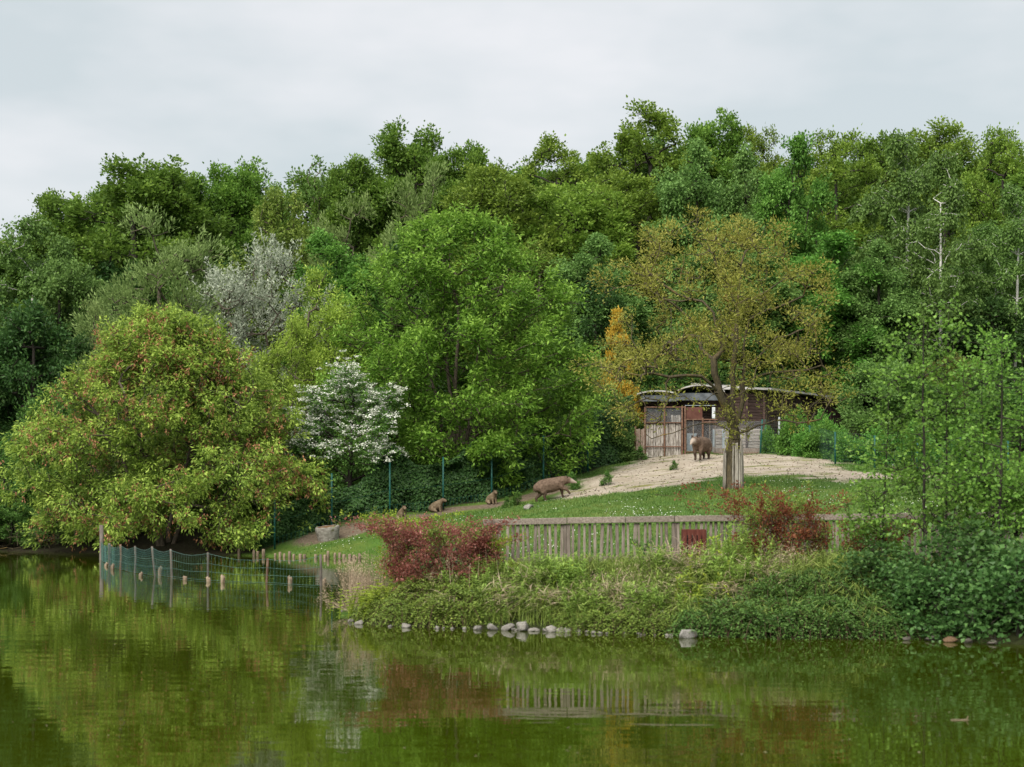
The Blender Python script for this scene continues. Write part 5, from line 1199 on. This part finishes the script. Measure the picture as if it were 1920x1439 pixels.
straw_clump(1470, 1085, 50, .3, .6, .8, 'tuft of dry grass under the right barberry', .3)
straw_clump(1250, 1165, 200, .2, .45, 1.5, 'dry grass hanging beside the largest boulder', .25, 'flattened_straw')
straw_clump(880, 1085, 26, .5, .95, .3, 'few tall dry stalks rising in front of the red barberry', .5, Y=34.9)
# barberries
def barberry(seed, name, label, px, Y, R, h, mats, share, n_t=420, shoots=16, shoot_l=.5, per=20):
    rng = np.random.default_rng(seed); x = (px - 960) / F * Y; z = g1(x, Y)
    T, _ = crown_points(rng, [(0, R * .75), (.3, R), (.65, R * .8), (1, R * .3)], .15, h, n_t // 8, .18, 8, .2, .3)
    st = []
    for i in range(9):
        a = rng.random() * 6.283; rr = rng.uniform(.2, .7) * R; st.append(np.array([[math.cos(a) * rr * u * .9 + rng.normal() * .02, math.sin(a) * rr * u * .9 + rng.normal() * .02, -.1 + (h * .75 + .1) * u] for u in np.linspace(0, 1, 7)]))
    for i in range(shoots):
        a = rng.random() * 6.283; u = np.linspace(0, 1, 6); b = np.array([math.cos(a), math.sin(a), 0]) * R * rng.uniform(.2, .85); l = shoot_l * rng.uniform(.5, 1.2); bx_ = rng.normal() * .5
        st.append(np.stack([b[0] + np.cos(a) * l * u * .7 + bx_ * u ** 2 * l, b[1] + np.sin(a) * l * u * .5, h * .72 + l * (u * .9 - .35 * u ** 2)], 1))
    A, par, tips, sn = grow(rng, st, T, .3, .08, .08, .22)
    bm_, r = branch_mesh(name + '_stems', A, par, tips, .004, .024, M['barkred'], .5, 5)
    e = empty(name, (x, Y, z)); tag(e, label, 'shrub'); link('stems', bm_, e)
    sh = np.arange(9 * 7, 9 * 7 + shoots * 6); sh = sh[(sh - 63) % 6 > 0]
    alltips = np.concatenate([tips, np.repeat(sh, 2)]); pick = vnoise(A[alltips, 0] + 3, A[alltips, 2] * 1.2 + A[alltips, 1], .3, seed) + rng.normal(size=len(alltips)) * .06
    order = np.argsort(np.argsort(pick)) / len(pick); lo = 0
    for nm, mt, fr in zip(('foliage', 'green_foliage', 'tip_foliage'), mats, share):
        sel = alltips[(order >= lo) & (order < lo + fr)]; lo += fr
        if len(sel) == 0: continue
        P = spray(rng, A, par, sel, per, .20, .055, (.8, .3, .35), .050, .030, (.7, .1, .4), .6, centre=np.array([0, 0, h * .4])); link(nm, leaf_mesh(nm, *P[:5], P[5], M[mt]), e)
barberry(111, 'barberry_shrub', 'dark red barberry shrub at the left end of the railing', 818, 35.6, 1.2, 1.22, ('barberry', 'hornbeam'), (.86, .14), 640, 34, .8, 17)
barberry(114, 'barberry_shrub', 'smaller red barberry standing close against the first railing post', 905, 35.8, .45, .62, ('barberry', 'lime'), (.75, .25), 150, 8, .35, 18)
barberry(112, 'barberry_shrub', 'orange-red barberry with wild curling shoots right of the litter bin', 1465, 35.2, 1.05, 1.15, ('barberryo', 'hornbeam'), (.62, .38), 560, 30, 1.1, 15)
barberry(115, 'barberry_shrub', 'reddish barberry half hidden behind the alder leaves', 1640, 34.8, .8, .8, ('barberryo', 'alder'), (.5, .5), 280, 8, .4, 16)
barberry(113, 'yellow_shrub', 'yellow-green shrub with forked shoots behind the red barberry', 748, 36.7, .42, 1.65, ('lime', 'lime'), (.99, .01), 150, 12, .8, 14)
# small dark fern-like weed by the railing
def weed():
    b = gpoint(1205, 36.0); e = empty('curled_weed', tuple(b)); tag(e, 'dark curled weed rising in front of the railing left of the bin', 'weed'); rng = np.random.default_rng(5)
    for k in range(4):
        u = np.linspace(0, 1, 9); sx = (-1) ** k * (.3 + .1 * k); c = np.stack([sx * .35 * u ** 2, -.05 * u, .62 * u - .12 * u ** 3], 1); link('stem', polyline_tube('stem', c, np.linspace(.009, .004, 9), M['cotong'] if False else M['barkdark'], 5), e)
        i = np.repeat(np.arange(3, 9), 7); m = len(i); P = c[i] + rng.normal(size=(m, 3)) * .025
        link('leaves', leaf_mesh('leaves', P, rng.normal(size=(m, 3)) + np.array([sx, 0, .2]), rng.normal(size=(m, 3)) + [0, -.5, 1], .075, .02, .4 + rng.normal(size=m) * .2, M['cotong']), e)
weed()
# alder saplings and their low growth
def alder_var(key, seed, H, R, c0, leaf, nl, per, L=.085, lean=.03):
    variety(key, seed, H, c0, pr(R, [(0, .75), (.25, 1), (.55, .85), (.8, .55), (1, .15)]), nl, .30, 8, per, .30, .10, (.6, .4, .3), L, L * .82, leaf, 'barkdark', .03, k_down=.7, leafdir=(.7, -.15, .4), rt=.003, hollow=.2, trunk_top=.97, updir=.7, jit=.04, expo=.6)
alder_var('alderA', 121, 5.3, 1.25, 1.0, 'alder', 40, 7, .078); alder_var('alderB', 122, 5.2, 1.05, .9, 'alder', 34, 7, .078)
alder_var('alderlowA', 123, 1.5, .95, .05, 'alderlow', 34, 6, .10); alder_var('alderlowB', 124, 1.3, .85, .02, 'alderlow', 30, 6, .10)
for px, Y, key, topy, sxy, lab in ((1728, 33.3, 'alderA', 575, 1.05, 'slender alder sapling, leftmost of the stems on the right bank'), (1772, 33.9, 'alderB', 562, 1.0, 'tall alder sapling with a straight dark stem, second from left'),
        (1856, 33.6, 'alderB', 640, 1.0, 'alder sapling in the middle of the right-hand stems'), (1872, 32.6, 'alderA', 600, 1.0, 'alder sapling with the thickest dark stem near the right edge'), (1903, 33.3, 'alderB', 650, 1.0, 'alder sapling at the very right edge'),
        (1650, 33.9, 'alderB', 690, .95, 'shorter leafy alder leaning out at the left of the sapling group'), (1985, 33.0, 'alderA', 600, 1.0, 'alder cut by the right edge of the picture'), (1812, 34.6, 'alderA', 660, 1.0, 'alder sapling set back behind the other stems')):
    b = gpoint(px, Y); top = CAMZ + (HZ - topy) * Y / F
    plant(key, 'alder_sapling', lab, 'tree', tuple(b), 'alder saplings on the right bank', sxy, (top - b[2]) / VAR[key]['H'], rngI.random() * 6.28)
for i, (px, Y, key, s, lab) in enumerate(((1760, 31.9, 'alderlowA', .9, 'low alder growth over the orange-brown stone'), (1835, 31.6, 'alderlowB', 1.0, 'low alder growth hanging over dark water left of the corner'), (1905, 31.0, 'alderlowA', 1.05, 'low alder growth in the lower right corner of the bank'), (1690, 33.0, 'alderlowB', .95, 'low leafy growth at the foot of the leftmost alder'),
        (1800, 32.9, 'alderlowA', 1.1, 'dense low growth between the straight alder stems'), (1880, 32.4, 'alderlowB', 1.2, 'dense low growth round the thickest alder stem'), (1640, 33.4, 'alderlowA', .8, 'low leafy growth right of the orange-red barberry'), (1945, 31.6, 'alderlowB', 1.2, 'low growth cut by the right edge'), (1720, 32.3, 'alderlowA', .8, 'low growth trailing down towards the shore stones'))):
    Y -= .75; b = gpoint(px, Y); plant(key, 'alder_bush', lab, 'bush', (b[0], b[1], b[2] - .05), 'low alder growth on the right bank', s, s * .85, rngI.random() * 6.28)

# ------------------------------------------------------------------ lawn, daisies, yard bushes
def lawn():
    rng = np.random.default_rng(131); n = 90000
    x = rng.uniform(-9, 24, n); y = rng.uniform(37, 92, n)
    P = np.stack([x, y], 1); s = -poly_sd(P, POND); sd_ = poly_sd(P, SAND) + 2.2 * (vnoise(x, y, 1.6, 5) - .5); pd_ = line_d(P, PATH)
    fy = np.where(x < FL[-1, 0], fence_y(x), 92)
    ok = (s > .1) & ((sd_ < .0) | (rng.random(n) < .02)) & (pd_ > .8) & (y < fy - .1) & (np.abs(x / y) < .32)
    x = x[ok]; y = y[ok]; n = len(x); pos = np.stack([x, y, gz(x, y) - .01], 1); a = rng.random(n) * 6.283
    ax = np.stack([np.cos(a) * .5, np.sin(a) * .5, np.ones(n)], 1); nm = np.stack([np.cos(a), np.sin(a), .5 * np.ones(n)], 1)
    t = .5 + rng.normal(size=n) * .18 + (vnoise(x, y, 2.5, 12) - .5) * .5
    tag(link('lawn_grass', leaf_mesh('lawn_grass', pos, ax, nm, rng.uniform(.05, .12, n), .03, t, M['grassl'])), 'short mown grass of the sloping lawn', 'grass', None, 'stuff')
    n = 24000; x = rng.uniform(-8, 22, n); y = rng.uniform(44, 80, n); P = np.stack([x, y], 1)
    dens = sstep(.55, .8, vnoise(x, y, 2.2, 14)) * (.25 + .75 * vnoise(x, y, .7, 15))
    ok = (rng.random(n) < dens * .5) & (-poly_sd(P, POND) > .3) & (poly_sd(P, SAND) < -.3) & (line_d(P, PATH) > 1) & (y < fence_y(x) - .5)
    x = x[ok]; y = y[ok]; n = len(x); a = rng.random(n) * 6.283; pos = np.stack([x, y, gz(x, y) + rng.uniform(.05, .1, n)], 1)
    ax = np.stack([np.cos(a), np.sin(a), .1 * np.ones(n)], 1); nm = np.stack([rng.normal(size=n) * .2, -.5 * np.ones(n), np.ones(n)], 1)
    tag(link('daisies', leaf_mesh('daisies', pos - nrmz(ax) * .03, ax, nm, .042, .042, .6 + rng.normal(size=n) * .2, M['blossom'], fold=.05)), 'patches of tiny white daisies scattered over the lawn', 'flowers', None, 'stuff')
lawn()
variety('yardbush', 141, 1.5, .05, pr(1.0, [(0, .9), (.4, 1), (.75, .8), (1, .3)]), 26, .34, 8, 30, .22, .13, (.3, .6, .3), .12, .075, 'mapleg', 'barkdark', .03, trunk_top=.6, rt=.006)
variety('yardweed', 142, .6, .02, pr(.4, [(0, .8), (.4, 1), (1, .3)]), 12, .14, 6, 14, .14, .06, (.3, .5, .5), .09, .05, 'haw', 'barkdark', .012, trunk_top=.6, rt=.004)
for px, Y, s, sz, lab in ((1492, 89.5, 1.05, 1.25, 'large green bush beside the steel post before the shed'), (1512, 87.5, .8, .8, 'low rounded bush in front of the large green bush'), (1548, 86.5, 1.0, .95, 'broad green bush between two green fence posts'), (1585, 84.5, .7, .85, 'bush right of the second green fence post'), (1545, 91, .9, 1.15, 'leafy bush behind the broad green bush at the shed wall'), (1440, 92.2, .45, .8, 'small green bush at the foot of the teal post'), (1640, 84, 1.1, 1.0, 'green bush behind the left alder leaves at the yard edge'), (1720, 84, 1.1, 1.1, 'bush at the yard edge seen through the alders'), (1820, 84, 1.2, 1.1, 'right bush at the yard edge behind the alder stems')):
    b = gpoint(px, Y); plant('yardbush', 'yard_bush', lab, 'bush', (b[0], b[1], b[2] - .03), 'green bushes along the yard', s, sz, rngI.random() * 6.28)
for px, py, s, lab in ((1263, 882, .55, 'tiny green weed alone on the sand'), (1137, 910, .8, 'weed tuft at the left edge of the sand'), (1073, 918, .9, 'green weed tuft in front of the walking tapir'), (1202, 864, .9, 'weeds at the foot of the brown gate boards'), (970, 948, .75, 'leafy weed just left of the lawn boulder'), (950, 953, .6, 'smaller leafy weed further left of the lawn boulder')):
    p = hit(px, py, 50); plant('yardweed', 'weed_tuft', lab, 'weed', tuple(p), 'weeds of the yard and lawn', s, s, rngI.random() * 6.28)
def sand_litter():
    rng = np.random.default_rng(171); n = 2600; lo = SAND.min(0); hi = SAND.max(0); P = rng.uniform(lo, hi, (n, 2)); P = P[poly_sd(P, SAND) > -.3]; n = len(P); a = rng.random(n) * 6.28
    pos = np.stack([P[:, 0], P[:, 1], gz(P[:, 0], P[:, 1]) + .012], 1); s = rng.uniform(.03, .11, n) * rng.random(n) ** .5 + .02
    tag(link('yard_litter', leaf_mesh('yard_litter', pos, np.stack([np.cos(a), np.sin(a), .15 * rng.random(n)], 1), np.stack([rng.normal(size=n) * .3, rng.normal(size=n) * .3, np.ones(n)], 1), s, s * .7, rng.random(n), M['litterbits'], fold=.4)), 'dead leaves, pebbles and droppings strewn over the sand', 'litter', None, 'stuff')
M['litterbits'] = leaf_mat('dead_leaf', [(.03, .02, .012), (.07, .05, .03), (.14, .11, .075)], transl=0)
sand_litter()
# bare brushwood at the left shore
def brush():
    rng = np.random.default_rng(151); b = gpoint(45, 79.6); S = []
    for i in range(70):
        p = np.array([rng.normal() * 1.6, rng.normal() * .5, rng.random() * .3]); d = nrmz(np.array([rng.normal(), -.5 + rng.normal() * .4, .6 + rng.random()]))
        l = rng.uniform(.5, 1.5)
        for k in range(4):
            d = nrmz(d + rng.normal(size=3) * .3 + [0, 0, -.12]); q = p + d * l / 4; S.append((p, q)); p = q
    e = empty('brushwood', tuple(b)); tag(e, 'tangle of bare orange-brown twigs on the shore left of the maple', 'brushwood'); wires('twigs', S, .014, M['barklich'], e, 4)
brush()

# ------------------------------------------------------------------ animals
def fur(name, cols, palec=None):
    m, t, p, o = new_mat(name); tcn = t.nodes.new('ShaderNodeTexCoord')
    n = t.nodes.new('ShaderNodeTexNoise'); n.inputs['Scale'].default_value = 9; n.inputs['Detail'].default_value = 6; t.links.new(tcn.outputs['Object'], n.inputs[0])
    r = ramp(t, cols, [.3, .5, .7]); t.links.new(n.outputs[0], r.inputs[0]); last = r.outputs[0]
    for an, c in (('pale', palec), ('darkleg', (.035, .022, .015))):
        if c is None: continue
        a = t.nodes.new('ShaderNodeAttribute'); a.attribute_name = an; mm = t.nodes.new('ShaderNodeMix'); mm.data_type = 'RGBA'
        t.links.new(a.outputs['Fac'], mm.inputs[0]); t.links.new(last, mm.inputs[6]); mm.inputs[7].default_value = (*c, 1); last = mm.outputs[2]
    t.links.new(last, p.inputs['Base Color']); p.inputs['Roughness'].default_value = .8; p.inputs['Specular IOR Level'].default_value = .2
    n2 = t.nodes.new('ShaderNodeTexNoise'); n2.inputs['Scale'].default_value = 60; t.links.new(tcn.outputs['Object'], n2.inputs[0])
    b = t.nodes.new('ShaderNodeBump'); b.inputs['Strength'].default_value = .35; b.inputs['Distance'].default_value = .01; t.links.new(n2.outputs[0], b.inputs['Height']); t.links.new(b.outputs[0], p.inputs['Normal'])
    return m
M['tapir'] = fur('hide_tapir', [(.07, .045, .031), (.11, .074, .052), (.155, .108, .078)], (.36, .30, .25))
M['capy'] = fur('fur_capybara', [(.085, .060, .036), (.135, .10, .062), (.185, .143, .094)], (.075, .048, .03))
M['hoof'] = grain_mat('dark_skin', [(.02, .014, .01), (.035, .024, .018), (.05, .036, .028)], (5, 5, 5), 3)
def blob_body(name, chains, mat, attrs=None, voxel=.022):
    """one continuous skin over tapering limbs: overlapping round-ended cones fused and smoothed"""
    bm = bmesh.new()
    for ch in chains:
        for (p0, r0), (p1, r1) in zip(ch[:-1], ch[1:]):
            p0 = Vector(p0); p1 = Vector(p1); n = max(2, int((p1 - p0).length / (.35 * min(r0, r1))) + 1)
            for i in range(n + 1):
                u = i / n; m4 = Matrix.Translation(p0.lerp(p1, u)) @ Matrix.Scale(r0 + (r1 - r0) * u, 4)
                bmesh.ops.create_icosphere(bm, subdivisions=2, radius=1, matrix=m4)
    me_ = bpy.data.meshes.new(name); bm.to_mesh(me_); bm.free()
    o = bpy.data.objects.new(name, me_); COL.objects.link(o)
    rm = o.modifiers.new('remesh', 'REMESH'); rm.mode = 'VOXEL'; rm.voxel_size = voxel; rm.use_smooth_shade = True
    sm = o.modifiers.new('smooth', 'SMOOTH'); sm.factor = .5; sm.iterations = 5
    dg = bpy.context.evaluated_depsgraph_get(); ev = o.evaluated_get(dg); m2 = bpy.data.meshes.new_from_object(ev)
    bpy.data.objects.remove(o); m2.name = name; m2.materials.clear(); m2.materials.append(mat)
    co = np.zeros(len(m2.vertices) * 3, np.float32); m2.vertices.foreach_get('co', co); co = co.reshape(-1, 3)
    for nm, fn in (attrs or {}).items():
        a = m2.attributes.new(nm, 'FLOAT', 'POINT'); a.data.foreach_set('value', np.clip(fn(co), 0, 1).astype(np.float32))
    m2.polygons.foreach_set('use_smooth', [True] * len(m2.polygons)); return m2
def ear_mesh(name, h, w, mat):
    bm = bmesh.new(); bmesh.ops.create_uvsphere(bm, u_segments=10, v_segments=8, radius=1)
    for v in bm.verts: v.co = Vector((v.co.x * .35 * w, v.co.y * w * (1 - .3 * v.co.z), (v.co.z + .8) * h * .55))
    me_ = bpy.data.meshes.new(name); bm.to_mesh(me_); bm.free(); me_.materials.append(mat); me_.polygons.foreach_set('use_smooth', [True] * len(me_.polygons)); return me_
def ball(name, r, mat):
    bm = bmesh.new(); bmesh.ops.create_uvsphere(bm, u_segments=8, v_segments=6, radius=r); me_ = bpy.data.meshes.new(name); bm.to_mesh(me_); bm.free(); me_.materials.append(mat); return me_
def tapir(label, loc, rz, pitch, legs, head, s_=1.0):
    """faces +x; legs = x offsets of front left, front right, hind left, hind right feet"""
    fl, fr, hl, hr = legs
    ch = [[((-.74, 0, .76), .25), ((-.52, 0, .82), .31), ((-.15, 0, .82), .335), ((.22, 0, .80), .325), ((.48, 0, .86), .27), (head[0], .215), (head[1], .165), (head[2], .115), (head[3], .068), (head[4], .045)],
          [((-.45, 0, .70), .30), ((-.05, 0, .68), .30), ((.3, 0, .70), .27)]]
    for s, f in ((1, fl), (-1, fr)):
        lift = .14 if f > .3 else 0
        ch.append([((.42, s * .13, .70), .17), ((.45 + f * .15, s * .15, .52), .115), ((.46 + f * .6, s * .15, .34 + lift * .6), .082), ((.43 + f * .95, s * .14, .15 + lift), .058), ((.46 + f * 1.0, s * .14, .045 + lift), .066)])
    for s, f in ((1, hl), (-1, hr)):
        ch.append([((-.58, s * .14, .72), .20), ((-.54 + f * .2, s * .16, .52), .155), ((-.52 + f * .5, s * .15, .40), .105), ((-.64 + f * .9, s * .14, .25), .068), ((-.61 + f, s * .14, .11), .056), ((-.58 + f, s * .14, .045), .066)])
    h1 = np.array(head[1]); h3 = np.array(head[3])
    def pale(c):
        t = (c - h1) @ (h3 - h1) / ((h3 - h1) @ (h3 - h1)); d = np.linalg.norm(c - h1 - np.clip(t, 0, 1.3)[:, None] * (h3 - h1), axis=1); return sstep(.0, .5, t) * (d < .35) * .8
    def dl(c): return sstep(.5, .22, c[:, 2]) * .75
    me_ = blob_body('body', ch, M['tapir'], {'pale': pale, 'darkleg': dl})
    e = empty('tapir', loc); e.rotation_euler = (Matrix.Rotation(rz, 4, 'Z') @ Matrix.Rotation(pitch, 4, 'Y')).to_euler(); tag(e, label, 'tapir'); e.scale = (s_,) * 3
    link('body', me_, e); em = ear_mesh('ear', .15, .055, M['hoof']); hb = np.array(head[1]); d = np.array(head[2]) - hb; d /= np.linalg.norm(d)
    for s in (-1, 1):
        link('ear', em, e, tuple(hb + np.array([-.05, s * .10, .11])), (s * -.45, -.2, 0)); link('eye', ball('eye', .018, M['black']), e, tuple(hb + d * .14 + np.array([0, s * .105, .03])))
    link('tail', polyline_tube('tail', [(-.90, 0, .74), (-.97, 0, .68), (-.985, 0, .60)], [.035, .03, .012], M['tapir'], 6), e)
    return e
p = hit(1040, 938, 60); sl = math.atan2(g1(p[0] + .8, p[1] + .1) - g1(p[0] - .8, p[1] - .1), 1.6)
tapir('brown tapir walking uphill to the right with its pale snout stretched forward', (p[0], p[1], p[2] + .01), .10, -sl, (.02, .34, -.30, .14), ((.72, 0, .88), (.90, 0, .85), (1.06, 0, .76), (1.19, 0, .69), (1.26, 0, .64)), .88)
p = hit(1313, 864, 60)
tapir('brown tapir standing on the sand facing the camera by the shed', (p[0] + .05, p[1], p[2] + .01), math.radians(-118), 0, (.03, -.04, .03, -.05), ((.70, 0, .93), (.84, -.02, .95), (1.0, -.05, .88), (1.10, -.07, .80), (1.15, -.08, .74)))
def capybara(label, loc, rz, turn=0.0, s=1.0):
    cx, sx = math.cos(turn), math.sin(turn)
    def H(d, z): return (.30 + d * cx, d * sx, z)
    ch = [[((-.24, 0, .20), .20), ((-.10, 0, .27), .245), ((.06, 0, .37), .225), ((.20, 0, .49), .17), ((.30, 0, .58), .125), (H(.07, .635), .108), (H(.18, .615), .092), (H(.25, .59), .078)]]
    for t in (1, -1):
        ch.append([((.20, t * .08, .38), .095), ((.25, t * .095, .2), .058), ((.27, t * .10, .045), .045), ((.32, t * .10, .03), .03)])
        ch.append([((-.14, t * .14, .17), .15), ((-.02, t * .19, .10), .09), ((.12, t * .20, .035), .04)])
    hp = np.array(H(.16, .6))
    me_ = blob_body('body', ch, M['capy'], {'pale': lambda c: sstep(.22, .10, np.linalg.norm(c - hp, axis=1)) * .6, 'darkleg': lambda c: sstep(.1, .02, c[:, 2]) * .5}, .018)
    e = empty('capybara', loc, rz); e.scale = (s, s, s); tag(e, label, 'capybara'); link('body', me_, e); em = ear_mesh('ear', .05, .025, M['hoof'])
    for t in (-1, 1):
        link('ear', em, e, (.30 + .04 * cx - t * .07 * sx, .04 * sx + t * .07 * cx, .71), (-.3 * t, -.3, turn)); link('eye', ball('eye', .012, M['black']), e, (.30 + .15 * cx - t * .085 * sx, .15 * sx + t * .085 * cx, .655))
p = hit(922, 946, 60); capybara('sitting capybara on the path, rightmost of the three, facing forward', (p[0], p[1], p[2] - .01), math.radians(-55), math.radians(-20), .84)
p = hit(818, 961, 60); capybara('sitting capybara on the path in the middle of the three, turned right', (p[0], p[1], p[2] - .01), math.radians(-20), math.radians(-15), .86)
p = hit(754, 976, 60); capybara('capybara behind the yellow shoots, leftmost of the three', (p[0], p[1], p[2] - .01), math.radians(-70), 0, .84)

def petals():
    rng = np.random.default_rng(161); n = 130; y = YW(rng.uniform(1085, 1430, n)); x = rng.uniform(-.28, .28, n) * y
    ok = poly_sd(np.stack([x, y], 1), POND) > .3; x = x[ok]; y = y[ok]; n = len(x); a = rng.random(n) * 6.28
    me_ = leaf_mesh('floating_petals', np.stack([x, y, np.full(n, .004)], 1), np.stack([np.cos(a), np.sin(a), np.zeros(n)], 1), np.tile([0, 0, 1.], (n, 1)), rng.uniform(.015, .05, n), rng.uniform(.01, .03, n), rng.random(n), M['straw'], fold=.08)
    tag(link('floating_petals', me_), 'tiny leaves and petals drifting on the pond', 'leaves', None, 'stuff')
petals()
